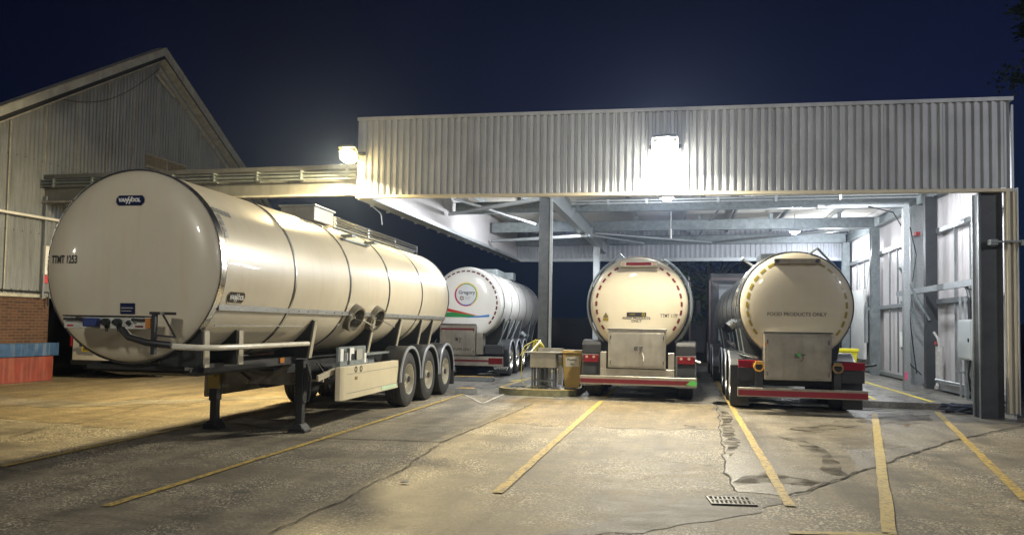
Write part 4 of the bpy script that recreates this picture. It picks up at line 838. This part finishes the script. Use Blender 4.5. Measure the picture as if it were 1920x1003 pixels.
# side boxes
def sidebox(s, y0, y1, m=BEIGE):
    m_ = MB(); xo = 1.17*s; xi = 1.06*s; n = 6; pts = [(xi, y1), (xo, y1)] + [(s*(1.17-.12*(1-math.cos(a))), y0+.12*(1-math.sin(a))) for a in [PI/2*k/n for k in range(n+1)]][::1]
    pts = [(xi, y1), (xo, y1), (xo, y0+.13), (s*1.155, y0+.06), (s*1.13, y0+.02), (s*1.09, y0), (xi, y0)]
    m_.prism(pts, 'z', .41, .92); o = m_.build('side_box', m, T1, bev=.006, smooth=30)
    q = MB(); q.box(s*1.1705, s*1.174, y0+.2, y1-.02, .80, .806); q.box(s*1.1705, s*1.174, y0+.2, y1-.02, .505, .511); q.build('seam', STRIP, o)
    return o
bx_ = sidebox(1, 3.2, 5.85); sidebox(-1, 3.2, 5.5, CHASSIS)
m_ = MB(); 
for dy in (0, .22): m_.rev([(0, .035), (.006, .035), (.006, .05), (0, .05)], (1.171, 3.75+dy, .865), 'x', 12)
m_.build('latch', BLACKP, bx_); MB().box(1.171, 1.176, 3.72, 3.82, .70, .75).build('round_label', mat('brown_label', (.22, .14, .04), .5), bx_)
m_ = MB(); m_.box(1.171, 1.175, 4.95, 5.75, .43, .50); m_.build('worn_decal', mat('faded_green_decal', (.45, .6, .42), .5), bx_)
m_ = MB(); m_.box(1.0, 1.05, 3.4, 4.6, .92, 1.0); m_.box(.96, 1.0, 3.45, 4.6, .85, 1.22); dr = m_.build('paper_rack', GALVD, T1)
for k, (a, b, c_, mt) in enumerate(((3.5, 3.62, 1.19, WHITES), (3.66, 3.78, 1.12, CABG), (3.8, 4.02, 1.2, WHITES), (3.9, 4.0, 1.1, BLACKP), (4.1, 4.35, 1.17, LABELG), (4.42, 4.5, 1.1, WHITES), (3.7, 3.76, 1.2, BLACKP))):
    MB().box(1.005+.008*k, 1.012+.008*k, a, b, .94, c_).build('document', mt, dr)
m_ = MB(); m_.bar((.98, 2.75, .78), (1.0, 3.3, .86), .03, .09); m_.box(.6, 1.0, 2.9, 2.93, .72, .75); m_.build('side_guard', CHPALE, T1)
m_ = MB(); m_.cyl((.35, 4.0, .75), (.35, 5.6, .75), .20, 18); m_.cyl((-.3, 3.6, .72), (-.3, 5.0, .72), .18, 18); m_.build('air_tank', CHDARK, T1, smooth=40)
m_ = MB(); m_.box(.5, .8, 4.9, 5.2, .6, 1.04); m_.box(.55, .75, 5.4, 5.7, .8, 1.04); m_.build('valve_chest', GALVD, T1)
for y in (6.45, 7.8, 9.15):
    for s in (-1, 1): wheel(T1, s, 1.20, y); mudguard(T1, s, 1.23, y)
    axle(T1, y)
# hose ports on the side
def port(y):
    m_ = MB(); dr_ = Vector((.80, -.12, -.38)).normalized(); c_ = Vector((.97, y, 1.70)); q = dr_.to_track_quat('Z', 'Y').to_matrix().to_4x4(); m_.M = Matrix.Translation(c_) @ q
    m_.rev([(-.22, .25), (.08, .225), (.11, .215), (.11, .185), (-.02, .175)], (0, 0, 0), 'z', 28); o = m_.build('hose_port', mat('port_cowl', (.20, .185, .14), .35, .2, coat=.4), T1, smooth=35)
    k = MB(); k.M = Matrix.Translation(c_) @ q; k.rev([(-.02, .177), (-.018, .001)], (0, 0, 0), 'z', 24); k.build('port_recess', CABD, o)
    k = MB(); k.M = Matrix.Translation(c_) @ q; k.rev([(-.017, .06), (.03, .05), (.04, .02), (.06, .001)], (0, 0, 0), 'z', 16); k.build('port_cap', STEEL, o, smooth=40)
    k = MB(); a = c_+dr_*.06; k.tube([a, a+Vector((.12, .05, -.03)), a+Vector((.20, .42, -.13))], .014, 8); k.tube([a, a+Vector((-.02, .1, .1))], .012, 6); k.build('port_handle', STEEL, o)
port(4.02); port(5.0)
# top walkway: hand rails and box
m_ = MB(); m_.box(-.30, .30, 3.95, 4.72, 3.29, 3.52); o = m_.build('manlid_box', STEELB, T1, bev=.006)
MB().box(-.33, .33, 3.92, 4.75, 3.521, 3.55).build('lid', GALV, o, bev=.004)
m_ = MB()
for s in (.30,):
    for dz in (3.34, 3.40, 3.45): m_.tube([(s, 4.76, dz), (s, 9.6, dz)], .017, 8)
    for y in (4.8, 6.4, 8.0, 9.6): m_.box(s-.015, s+.015, y-.015, y+.015, 3.25, 3.47)
m_.tube([(-.3, 4.9, 3.40), (-.3, 9.6, 3.40)], .017, 8)
for y in (6.4, 8.0, 9.6): m_.box(-.315, -.285, y-.015, y+.015, 3.26, 3.42)
m_.build('top_rail', STEEL, T1, smooth=40)
MB().box(-.25, .25, 4.9, 9.6, 3.30, 3.325).build('top_walkway', GALV, T1)
m_ = MB(); m_.box(.78, .98, 3.92, 4.12, 3.01, 3.045); m_.box(.70, .86, 4.22, 4.36, 3.05, 3.085); m_.box(.78, .98, 4.95, 5.12, 3.01, 3.045); m_.bar((.78, 3.95, 2.98), (.80, 5.1, 2.98), .08, .03); m_.build('hose_hook', GALVD, T1)
MB().box(-1.2, 1.2, 10.0, 10.1, .45, .57).build('rear_bumper', CHDARK, T1)
m_ = MB(); m_.box(1.205-.38, 1.205, 9.88, 9.9, .18, .55); m_.build('mud_flap', RUBBER, T1)
# ---------------------------------------------------------------- rear facing tankers
def rear_common(T, Rr, zc, Ln, D, shell, dish, rings, wheels_y, bar_y, bar_z, hw=1.25, rimm=None, tape=RED, tape_r=.93):
    tank(T, Rr, zc, Ln, D, shell, dish, rings)
    rails(T, .78, 1.0, .2, Ln-.3)
    for y in wheels_y:
        for s in (-1, 1): wheel(T, s, hw-.05, y, .52, rimm); mudguard(T, s, hw-.02, y, .52)
        axle(T, y, .52)
    for y in [wheels_y[0]-.4, wheels_y[0]+.7, wheels_y[1]+.6, wheels_y[2]+.6, Ln-2.2, Ln-.8]: cradle(T, y, Rr, zc, 1.0, zc-.45, m=GALVD)
def lampcluster(T, x0, x1, y, z0, z1, two=True):
    o = MB().box(x0, x1, y, y+.06, z0, z1).build('tail_lamp', REDL, T, bev=.008)
    if two:
        w_ = x1-x0; m_ = MB()
        for a in (.22, .68): m_.cyl((x0+w_*a, y-.001, z1-.045), (x0+w_*a, y-.006, z1-.045), .030, 14)
        m_.build('lens', CLEARL, o)
    return o
# tanker with red tape (middle)
T2 = empty('tanker_trailer', (-.92, 16.75, 0), R(0.5), 'cream tanker seen from behind with red dashed edge tape, between column and gap', 'tanker trailer', 'tank trailers in the yard')
R2, Z2, D2 = 1.07, 2.10, .22
rear_common(T2, R2, Z2, 9.2, D2, CREAM, CREAMDIRTY, [0, 1.6, 3.3, 5.0, 6.8, 8.6, 9.15], (.85, 2.15, 3.45), 0, .45)
arc_tape(T2, R2, Z2, D2, .925, [122+11.4*k for k in range(9)]+[58-11.4*k for k in range(9)], RED)
def rd(Rr, zc, D): return lambda u, v, o=0., cx=0., cz=0.: (cx+u, -dishd(math.hypot(cx+u, cz+v-zc), Rr, D)-o-.004, cz+v)
d2 = rd(R2, Z2, D2)
text('TTMT 1177', .105, BLACKINK, T2, lambda u, v: d2(u, v, .0, .655, 1.86), bold=.001, sx=.72)
text('FOOD PRODUCTS', .072, BLACKINK, T2, lambda u, v: d2(u, v, .0, -.04, 1.80), bold=.0014, sx=1.0); text('ONLY', .072, BLACKINK, T2, lambda u, v: d2(u, v, .0, -.04, 1.74), bold=.0014, sx=1.15)
m_ = MB(); m_._add([d2(a, b, .004, -.04, 1.885) for a, b in ((-.21, -.045), (.21, -.045), (.21, .045), (-.21, .045))], [(0, 1, 2, 3)]); o = m_.build('name_plate', BLACKINK, T2)
m_ = MB(); m_._add([d2(.15+r_*math.cos(a), r_*math.sin(a), .008, -.04, 1.885) for r_ in (.016, .036) for a in [2*PI*k/16 for k in range(16)]], [(k, (k+1) % 16, 16+(k+1) % 16, 16+k) for k in range(16)]); m_.build('plate_ring', YTAPE, o)
m_ = MB(); m_._add([d2(a, b, .008, -.04, 1.885) for a, b in ((-.15, -.008), (-.03, -.008), (-.03, .008), (-.15, .008))], [(0, 1, 2, 3)]); m_.build('plate_line', YTAPE, o)
m_ = MB(); m_._add([d2(a, b, .004, -.71, 1.86) for a, b in ((-.06, -.04), (.06, -.04), (0, .06))], [(0, 1, 2)]); o = m_.build('hazard_triangle', BLACKINK, T2)
m_ = MB(); m_._add([d2(a, b, .008, -.71, 1.86) for a, b in ((-.042, -.031), (.042, -.031), (0, .042))], [(0, 1, 2)]); m_.build('triangle_face', YTAPE, o); text('!', .06, BLACKINK, o, lambda u, v: d2(u, v, .011, -.71, 1.855), bold=.001)
m_ = MB(); m_._add([d2(a, b, .004, -.71, 1.77) for a, b in ((-.06, -.025), (.06, -.025), (.06, .025), (-.06, .025))], [(0, 1, 2, 3)]); m_.build('yellow_label', YTAPE, T2)
m_ = MB(); m_.box(-.41, .41, -.27, -.10, 2.92, 3.06); o = m_.build('marker_panel', STEELB, T2, bev=.015)
MB().box(-.27, .27, -.277, -.271, 2.955, 3.02).build('brake_lamp', REDL, o, bev=.005)
m_ = MB()
for s in (-1, 1): m_.rev([(-.283, .001), (-.283, .038), (-.271, .04)], (s*.34, 0, 2.99), 'y', 14)
m_.build('round_lamp', CLEARL, o)
def cabinet(T, x0, x1, y0, z0, z1, m=STEELB, hdl=True, yback=.15):
    o = MB().box(x0, x1, y0, yback, z0, z1).build('rear_cabinet', m, T, bev=.01)
    MB().box(x0-.02, x1+.02, y0-.03, y0+.05, z1+.001, z1+.03).build('hood', STEEL, o, bev=.005)
    d = MB().box(x0+.05, x1-.05, y0-.014, y0-.002, z0+.04, z1-.06).build('door', m, o, bev=.003)
    q = MB(); xc = (x0+x1)/2; zc = (z0+z1)/2+.02
    q.box(xc-.06, xc+.02, y0-.022, y0-.0145, zc-.04, zc+.04); q.build('door_plate', STEEL, d)
    q = MB(); q.box(xc-.03, xc+.0, y0-.035, y0-.022, zc-.02, zc+.02); q.bar((xc+.05, y0-.03, zc+.03), (xc+.13, y0-.03, zc+.03), .02, .015); q.bar((xc+.09, y0-.03, zc+.03), (xc+.09, y0-.03, zc-.05), .012, .012); q.bar((xc+.09, y0-.03, zc-.05), (xc+.05, y0-.03, zc-.1), .012, .012); q.build('door_handle', STEEL, d)
    q = MB()
    for zz in (z0+.12, z1-.16):
        for xx in (x0+.055, x1-.055): q.cyl((xx, y0-.02, zz-.04), (xx, y0-.02, zz+.04), .014, 8)
    q.build('hinge', STEEL, d)
    return o
cb = cabinet(T2, -.645, .60, -.30, .72, 1.54)
m_ = MB(); m_.tube([(.10, -.34, 1.05), (.13, -.35, .95), (.12, -.35, .88)], .008, 5); m_.build('string', WHITES, cb)
m_ = MB(); m_.box(-.82, .78, -.24, -.02, .50, .70); m_.box(-.82, -.68, -.24, -.02, .70, 1.06); m_.box(.64, .78, -.24, -.02, .70, 1.06); m_.build('rear_frame', STEELB, T2, bev=.01)
o = MB().box(-1.25, 1.25, -.36, -.26, .35, .54).build('rear_bumper', STEELB, T2, bev=.006); MB().box(-1.24, 1.24, -.366, -.361, .385, .475).build('red_tape', RED, o)
m_ = MB(); m_._add([(1.02, -.37, .40), (1.14, -.37, .50), (1.26, -.37, .45), (1.22, -.37, .37)], [(0, 1, 2, 3)]); m_.build('green_tag', GREENT, o)
for s in (-1, 1):
    x0, x1 = (-1.24, -.82) if s < 0 else (.80, 1.24)
    m_ = MB(); m_.box(x0, x1, -.10, -.06, .30, 1.0); m_.build('mud_flap', mat('grey_flap', (.075, .078, .075), .6, var=.3, scale=4), T2, bev=.004)
    MB().box(x0+.04, x1-.04, -.125, -.103, .56, .80).build('flap_panel', CHDARK, T2)
    m_ = MB(); m_.prism([(-.06, 1.0), (-.06, 1.22), (.02, 1.30), (.25, 1.32), (.25, 1.0)], 'x', x0, x1); m_.build('wing', BLACKP, T2, bev=.02)
    lampcluster(T2, x0+.04, x1-.04, -.16, .82, .985)
m_ = MB(); m_.cyl((1.22, -.10, .90), (1.33, -.16, .86), .025, 8); m_.build('marker_arm', WHITES, T2)
# hose tray rails around the tank back
m_ = MB()
for rr, y in ((1.13, .05), (1.16, .22)): m_.tube([(rr*math.cos(a), y, Z2+rr*math.sin(a)) for a in [R(62-4*k) for k in range(28)]], .02, 8); m_.tube([(rr*math.cos(a), y, Z2+rr*math.sin(a)) for a in [R(118+4*k) for k in range(28)]], .02, 8)
for k in range(6):
    a = R(55-10*k); m_.bar((1.09*math.cos(a), .02, Z2+1.09*math.sin(a)), (1.17*math.cos(a), .25, Z2+1.17*math.sin(a)), .03, .01)
m_.tube([(-.55, .1, 3.10), (-.42, .05, 3.24), (-.34, .1, 3.16)], .018, 6); m_.tube([(.62, .1, 3.02), (.50, .05, 3.16), (.42, .1, 3.1)], .018, 6)
m_.build('hose_rail', GALVD, T2, smooth=50)
MB().box(-.35, .35, 1.2, 7.5, 3.17, 3.22).build('top_walkway', GALV, T2)
# food tanker (right)
T3 = empty('tanker_trailer', (2.14, 15.25, 0), R(0.2), 'cream tanker seen from behind with yellow dashed edge tape, nearest the right wall', 'tanker trailer', 'tank trailers in the yard')
R3, Z3, D3 = 1.04, 2.06, .20
rear_common(T3, R3, Z3, 9.6, D3, STEELP, CREAMDIRTY, [0, .9, 1.5, 2.1, 3.9, 5.7, 7.5, 9.5], (1.0, 2.35, 3.7), 0, .4, hw=1.2, tape=YTAPE)
arc_tape(T3, R3, Z3, D3, .90, [121+11.6*k for k in range(9)]+[59-11.6*k for k in range(9)], YTAPE, .045, .12)
d3 = rd(R3, Z3, D3); text('FOOD PRODUCTS ONLY', .098, BLACKINK, T3, lambda u, v: d3(u, v, .0, 0.0, 1.895), bold=.0006, sx=.97)
m_ = MB(); m_.box(-.42, .42, -.27, -.10, 2.86, 2.96); o = m_.build('marker_panel', CHASSIS, T3, bev=.01); m_ = MB()
for s in (-1, 1): m_.rev([(-.285, .001), (-.285, .04), (-.271, .042)], (s*.36, 0, 2.91), 'y', 14)
m_.build('round_lamp', BLACKP, o)
cb = cabinet(T3, -.60, .60, -.32, .65, 1.53, STEELB, yback=.1)
m_ = MB(); m_.box(-.02, .05, -.355, -.34, 1.10, 1.16); m_.build('green_tag', GREENT, cb)
m_ = MB(); m_.box(-.585, -.53, -.328, -.321, 1.30, 1.35); m_.build('side_marker', ORL, cb)
m_ = MB(); m_.box(-1.05, 1.05, -.05, .05, .55, 1.02); m_.box(-.75, -.62, -.3, -.05, .5, 1.0); m_.box(.64, .77, -.3, -.05, .5, 1.0); m_.build('rear_frame', CHDARK, T3)
o = MB().box(-1.09, 1.21, -.40, -.30, .33, .50).build('rear_bumper', STEELB, T3, bev=.006); MB().box(-1.08, 1.205, -.406, -.401, .35, .455).build('red_tape', mat('dark_red_tape', (.22, .012, .025), .4), o)
for s in (-1, 1):
    x0, x1 = (-1.07, -.68) if s < 0 else (.80, 1.2)
    o = MB().box(x0, x1, -.22, -.12, .86, 1.01).build('tail_lamp', mat('dark_red_lens', (.20, .01, .02), .15, coat=.8), T3, bev=.012)
    MB().box(x0, x1, -.17, -.12, .62, .85).build('flap_panel', CHDARK, T3)
    m_ = MB(); m_.box(s*.85, s*1.2, .0, .03, .12, .9); m_.build('mud_flap', BLACKP, T3)
    xc = s*.70; m_ = MB(); m_.tube([(xc+.085*math.sin(a), -.36, .90+.085*math.cos(a)) for a in [2*PI*k/16 for k in range(17)]], .018, 7, False); m_.box(xc-.07, xc+.07, -.38, -.33, .94, 1.0); o = m_.build('tie_strap', ORANGE if s < 0 else mat('dull_orange', (.2, .12, .04), .5), T3)
m_ = MB(); m_.bar((1.2, -.1, .93), (1.42, -.12, .97), .04, .04); m_.build('marker_arm', BLACKP, T3)
m_ = MB(); 
for y in (.35, .75): m_.tube([(1.07*math.cos(a), y, Z3+1.07*math.sin(a)) for a in [R(40+4.5*k) for k in range(32)]], .02, 8)
m_.tube([(.95*math.cos(a), -.02, Z3+1.06*math.sin(a)) for a in [R(62-5*k) for k in range(10)]], .02, 8)
m_.tube([(-.62, 1.2, 2.9), (-.82, 1.1, 3.02), (-.9, 1.05, 3.08)], .03, 8); m_.build('hose_rail', STEEL, T3, smooth=50)
m_ = MB(); m_.tube([(.25, -.05, 3.06), (.40, -.02, 3.17), (.62, .3, 3.02), (.9, .4, 2.75)], .022, 8); m_.box(-.5, .0, 1.3, 2.2, 3.06, 3.2); m_.build('top_hatch', GALVD, T3)
m_ = MB(); m_.cyl((-.95, 2.2, 1.75), (-1.12, 2.1, 1.62), .12, 16); m_.cyl((-1.0, 2.6, 1.7), (-1.15, 2.5, 1.58), .10, 16); m_.build('outlet_valve', STEEL, T3, smooth=40)
m_ = MB(); m_.tube([(-1.0, 1.9, 1.25), (-1.05, 3.2, 1.3), (-.95, 5, 1.25)], .04, 8); m_.tube([(-.7, -.0, 1.05), (-1.0, .8, 1.12), (-1.05, 2.4, 1.15)], .03, 8); m_.build('outlet_pipe', STEEL, T3, smooth=40)
# emblem tanker (behind the left one)
T4 = empty('tanker_trailer', (-6.42, 22.1, 0), R(3.2), 'white tanker with round colourful emblem, parked behind the big left tanker', 'tanker trailer', 'tank trailers in the yard')
R4, Z4, D4 = 1.10, 2.28, .30
rear_common(T4, R4, Z4, 8.8, D4, WHITEG, WHITEG, [.25, 1.7, 3.3, 5.0, 6.7, 8.6], (1.2, 2.5, 3.8), 0, .5)
d4 = rd(R4, Z4, D4)
arc_tape(T4, R4, Z4, D4, .96, [125-9.6*k for k in range(18)]+[134+9.6*k for k in range(8)], RED, .045, .11)
def ring4(r0_, r1_, a0, a1, m, nm, o_=.004, cx=.02, cz=2.52, sq=1.):
    n = 28; m_ = MB(); m_._add([d4(r_*math.cos(a), r_*math.sin(a), o_, cx, cz) for r_ in (r0_, r1_) for a in [R(a0+(a1-a0)*k/n) for k in range(n+1)]], [(k, k+1, n+2+k, n+1+k) for k in range(n)]); return m_.build(nm, m, T4)
for r0_, r1_, a0, a1, col, nm in ((.335, .365, -60, 150, (.75, .6, .05), 'emblem_ring'), (.31, .335, -30, 110, (.03, .28, .12), 'emblem_ring'), (.31, .335, -120, -30, (.03, .16, .5), 'emblem_ring'), (.335, .36, 150, 300, (.5, .03, .06), 'emblem_ring'), (.31, .334, 110, 240, (.35, .02, .1), 'emblem_ring')):
    ring4(r0_, r1_, a0, a1, mat('ring_%d' % int(col[0]*100+col[2]*1000), col, .4), nm)
ring4(.001, .305, 0, 360, mat('emblem_face', (.62, .64, .66), .4), 'emblem_face')
text('Gregory', .15, BLACKINK, T4, lambda u, v: d4(u, v, .006, .04, 2.58), bold=.0025)
m_ = MB()
for k in range(6):
    a = PI/2+k*PI/3; m_._add([d4(.03*math.cos(a-.5)+.0, .03*math.sin(a-.5), .008, -.11, 2.41), d4(.065*math.cos(a-.3), .065*math.sin(a-.3), .008, -.11, 2.41), d4(.075*math.cos(a), .075*math.sin(a), .008, -.11, 2.41), d4(.065*math.cos(a+.3), .065*math.sin(a+.3), .008, -.11, 2.41), d4(.03*math.cos(a+.5), .03*math.sin(a+.5), .008, -.11, 2.41)], [(0, 1, 2, 3, 4)])
m_.build('emblem_mark', mat('brown_mark', (.16, .08, .03), .5), T4)
m_ = MB()
for k in range(4): m_._add([d4(a, b, .008, .08, 2.45-.028*k) for a, b in ((-.09, -.005), (.10-.02*k, -.005), (.10-.02*k, .005), (-.09, .005))], [(0, 1, 2, 3)])
m_.build('small_print_lines', LABELG, T4)
def ribbon(f0, f1, x0, x1, col, nm):
    n = 22; m_ = MB(); xs = [x0+(x1-x0)*k/n for k in range(n+1)]
    m_._add([d4(x, 0, .005, 0, f(x)) for f in (f0, f1) for x in xs], [(k, k+1, n+2+k, n+1+k) for k in range(n)]); m_.build('ribbon_stripe', mat(nm, col, .4), T4)
ribbon(lambda x: 1.86+.16*((-x+.5)/1.2), lambda x: 1.86+.27*((-x+.5)/1.2)-.0, -.60, .5, (.55, .02, .02), 'ribbon_red')
ribbon(lambda x: 1.83, lambda x: 1.84+.14*max(0, 1-((x+.35)/.75)**2), -.72, .35, (.02, .25, .07), 'ribbon_green')
ribbon(lambda x: 1.82+.03*((x)/.7)**2, lambda x: 1.83+.09*max(0, (x-.05)/.7), .05, .74, (.03, .2, .6), 'ribbon_blue')
cb = cabinet(T4, -.75, .36, -.42, .68, 1.60, STEELB, yback=.1)
MB().box(-.72, .33, -.44, -.436, 1.44, 1.50).build('red_tape', RED, cb); text('FOOD STUFFS ONLY', .105, BLACKINK, cb, lambda u, v: (-.2+u, -.44, .86+v), bold=.001, sx=.9)
MB().box(.38, .58, -.40, 0, .72, 1.36).build('side_locker', STEELB, T4, bev=.006)
o = MB().box(-1.2, 1.22, -.46, -.38, .38, .66).build('rear_bumper', STEELB, T4, bev=.006); MB().box(-1.19, .8, -.468, -.462, .5, .56).build('red_tape', RED, o); MB().box(.78, 1.2, -.475, -.461, .44, .62).build('tail_lamp', REDL, o, bev=.005)
m_ = MB(); m_.box(.6, 1.15, -.2, .1, .72, 1.0); m_.box(-.5, -.4, -.3, -.1, .3, .4); m_.build('battery_box', CHDARK, T4, bev=.02)
m_ = MB(); m_.box(.80, 1.24, .42, .45, .12, .85); o = m_.build('mud_flap', BLACKP, T4); text('Gregory', .16, WHITEINK, o, lambda u, v: (1.0+u*.85, .41, .30+v), bold=.003)
m_ = MB(); m_.box(-.4, .3, 3.2, 4.6, Z4+R4-.02, Z4+R4+.18); m_.box(.0, .5, 5.4, 6.0, Z4+R4-.05, Z4+R4+.22); m_.build('manlid_box', GALVD, T4, bev=.01)
for y in (1.0, 2.1, 3.1): m_ = MB(); m_.bar((.85, y-.3, 1.0), (1.12, y, 1.75), .05, .02); m_.build('cradle_strut', GALV, T4)
for s in (-.7, .7): m_ = MB(); m_.box(s-.05, s+.05, 7.0, 7.1, .1, 1.0); m_.prism([(s-.12, 0), (s+.12, 0), (s+.05, .1), (s-.05, .1)], 'y', 6.95, 7.15); m_.build('landing_leg', CHDARK, T4)
m_ = MB(); m_.box(1.0, 1.12, 5.2, 6.4, .5, .95); m_.cyl((.9, 5.0, 1.35), (1.05, 5.0, 1.2), .09, 12); m_.tube([(.9, 4.6, 1.3), (1.1, 5.4, 1.2), (1.0, 6.2, 1.25)], .04, 8); m_.build('side_equipment', GALVD, T4)
# ---------------------------------------------------------------- tractor units seen behind the rear facing tankers
def tractor(loc, label, cabmat):
    t = empty('truck_tractor', loc, 0, label, 'truck', 'truck tractors in front of the tankers')
    m_ = MB(); m_.prism([(.1, .9), (.0, 3.2), (.15, 3.5), (1.5, 3.55), (2.1, 3.1), (2.25, 1.8), (2.25, .45), (.7, .45), (.3, .9)], 'x', -1.2, 1.2); c_ = m_.build('cab', cabmat, t, bev=.04)
    MB().box(-.9, .9, -.02, .02, 1.2, 3.1).build('rear_panel', PALEG, c_); m_ = MB()
    for k in range(16): m_.box(-.8, .8, -.035, -.022, 1.4+k*.07, 1.42+k*.07)
    m_.build('louvre', CHDARK, c_)
    m_ = MB(); m_.box(-1.24, -1.18, -.5, -.42, .9, 3.3); m_.box(1.18, 1.24, -.5, -.42, .9, 3.3); m_.box(-1.24, 1.24, -.5, -.42, 3.24, 3.3); m_.box(-1.24, -1.2, -.42, .1, 3.0, 3.2); m_.build('rear_fairing', mat('fairing_brown', (.07, .05, .048), .4), t)
    m_ = MB(); m_.box(-.45, -.35, -3.6, 1.0, .75, .98); m_.box(.35, .45, -3.6, 1.0, .75, .98); m_.build('chassis_rail', CHDARK, t)
    for y in (-2.6, -1.3, 1.5):
        for s in (-1, 1): wheel(t, s, 1.2, y, .5); mudguard(t, s, 1.22, y, .5)
    m_ = MB(); m_.box(-1.2, -.7, -.5, .7, .45, .95); m_.build('fuel_tank', GALVD, t, bev=.05)
    m_ = MB(); m_.bar((-1.2, 1.9, 2.6), (-1.5, 2.0, 2.5), .03, .03); m_.box(-1.6, -1.44, 1.95, 2.05, 2.1, 2.65); m_.bar((1.2, 1.9, 2.6), (1.5, 2.0, 2.5), .03, .03); m_.box(1.44, 1.6, 1.95, 2.05, 2.1, 2.65); m_.build('mirror', BLACKP, t, bev=.02)
    return t
tractor((2.14, 26.4, 0), 'dark truck unit in front of the tanker with yellow tape', CABD)
t_ = tractor((-.92, 27.6, 0), 'dark truck unit hidden ahead of the tanker with red tape', CABD)
# ---------------------------------------------------------------- van by the shed
V = empty('parked_van', (-15.18, 17.2, 0), R(0), 'white van parked by the shed, half hidden behind the big left tanker', 'van')
m_ = MB(); side_ = [(0, .45), (.02, 1.3), (.12, 2.2), (.5, 2.32), (3.6, 2.3), (4.5, 1.45), (5.3, 1.2), (5.45, .9), (5.45, .38), (4.95, .36), (4.85, .62), (4.6, .78), (4.35, .62), (4.25, .36), (1.45, .36), (1.37, .62), (1.1, .78), (.85, .62), (.75, .36), (.1, .36)]
m_.prism(side_, 'x', -.98, .98); body = m_.build('body', VANW, V, bev=.03)
MB().box(-.8, .8, .03, .06, 1.35, 1.9).build('rear_window', GLASSD, body)
m_ = MB(); m_.box(-.98, .98, -.05, .06, .36, .49); m_.build('bumper', BLACKP, V, bev=.02)
pl = MB().box(-.62, -.10, -.045, -.03, .72, .83).build('number_plate', PLATEY, V); text('WN13 HFZ', .085, BLACKINK, pl, lambda u, v: (-.36+u, -.049, .775+v), bold=.002, sx=1.0)
MB().box(-.7, .1, -.06, -.02, .85, .90).build('handle_strip', BLACKP, V, bev=.01)
for s in (-1, 1): MB().box(s*.985-.06, s*.985+.005, -.02, .08, .85, 1.45).build('tail_lamp', mat('dark_tail_lens', (.16, .01, .015), .2), V, bev=.01)
MB().box(-.75, -.45, -.012, -.004, 1.18, 1.21).build('model_badge', MAROON, V)
MB().box(.99, 1.0, 1.5, 4.2, .38, .50).build('sill_trim', BLACKP, V)
for y in (1.1, 4.6):
    for s in (-1, 1): 
        m_ = MB(); r_ = .33; m_.rev([(a*s, b) for a, b in [(-.02, .2), (0, .22), (0, .29), (-.03, r_), (-.17, r_), (-.2, .29), (-.2, .2)]], (s*.99, y, r_), 'x', 28); ty = m_.build('wheel', RUBBER, V, smooth=40)
        m_ = MB(); m_.rev([(a*s, b) for a, b in [(-.02, .21), (-.01, .2), (-.05, .17), (-.03, .13), (-.02, .05), (-.015, .001)]], (s*.99, y, r_), 'x', 24); rm = m_.build('rim', mat('steel_wheel', (.5, .5, .47), .4, .3), ty, smooth=30)
        m_ = MB()
        for k in range(14): a = 2*PI*k/14; m_.cyl((s*.94, y+.155*math.cos(a), r_+.155*math.sin(a)), (s*.955, y+.155*math.cos(a), r_+.155*math.sin(a)), .012, 6)
        m_.build('wheel_slot', CABD, rm)
MB().box(-.9, .9, .3, 5.2, .22, .40).build('underbody', BLACKP, V)
# ---------------------------------------------------------------- small litter
rnd = random.Random(4)
for i, (x, y) in enumerate(((757, 907), (1700, 800))):
    p = G(x, y); m_ = MB(); m_._add([(p.x-.05, p.y, .012), (p.x, p.y-.02, .03), (p.x+.06, p.y+.01, .016), (p.x, p.y+.03, .012)], [(0, 1, 2, 3)]); m_._add([(p.x-.05, p.y+.02, .012), (p.x+.02, p.y+.05, .035), (p.x+.05, p.y+.03, .02)], [(0, 1, 2)])
    solo('litter' if i == 0 else 'dry_leaf', m_, WHITES if i == 0 else DEADLEAF, ('white litter scrap near the long crack in the middle foreground', 'dry brown leaf between the two right hand yellow lines')[i], ('litter', 'leaf')[i])

# night haze volume, added so the lamps glow as in a lens
m = bpy.data.materials.new('lamp_glow_volume'); m.use_nodes = True; n = m.node_tree.nodes; n.clear(); o = n.new('ShaderNodeOutputMaterial'); pv = n.new('ShaderNodeVolumePrincipled')
pv.inputs['Color'].default_value = (.42, .58, 1, 1); pv.inputs['Density'].default_value = .0008; pv.inputs['Anisotropy'].default_value = .78; m.node_tree.links.new(pv.outputs[0], o.inputs['Volume'])
tag(MB().box(-45, 45, -30, 60, -1, 14).build('glow_haze', m), kind='stuff')
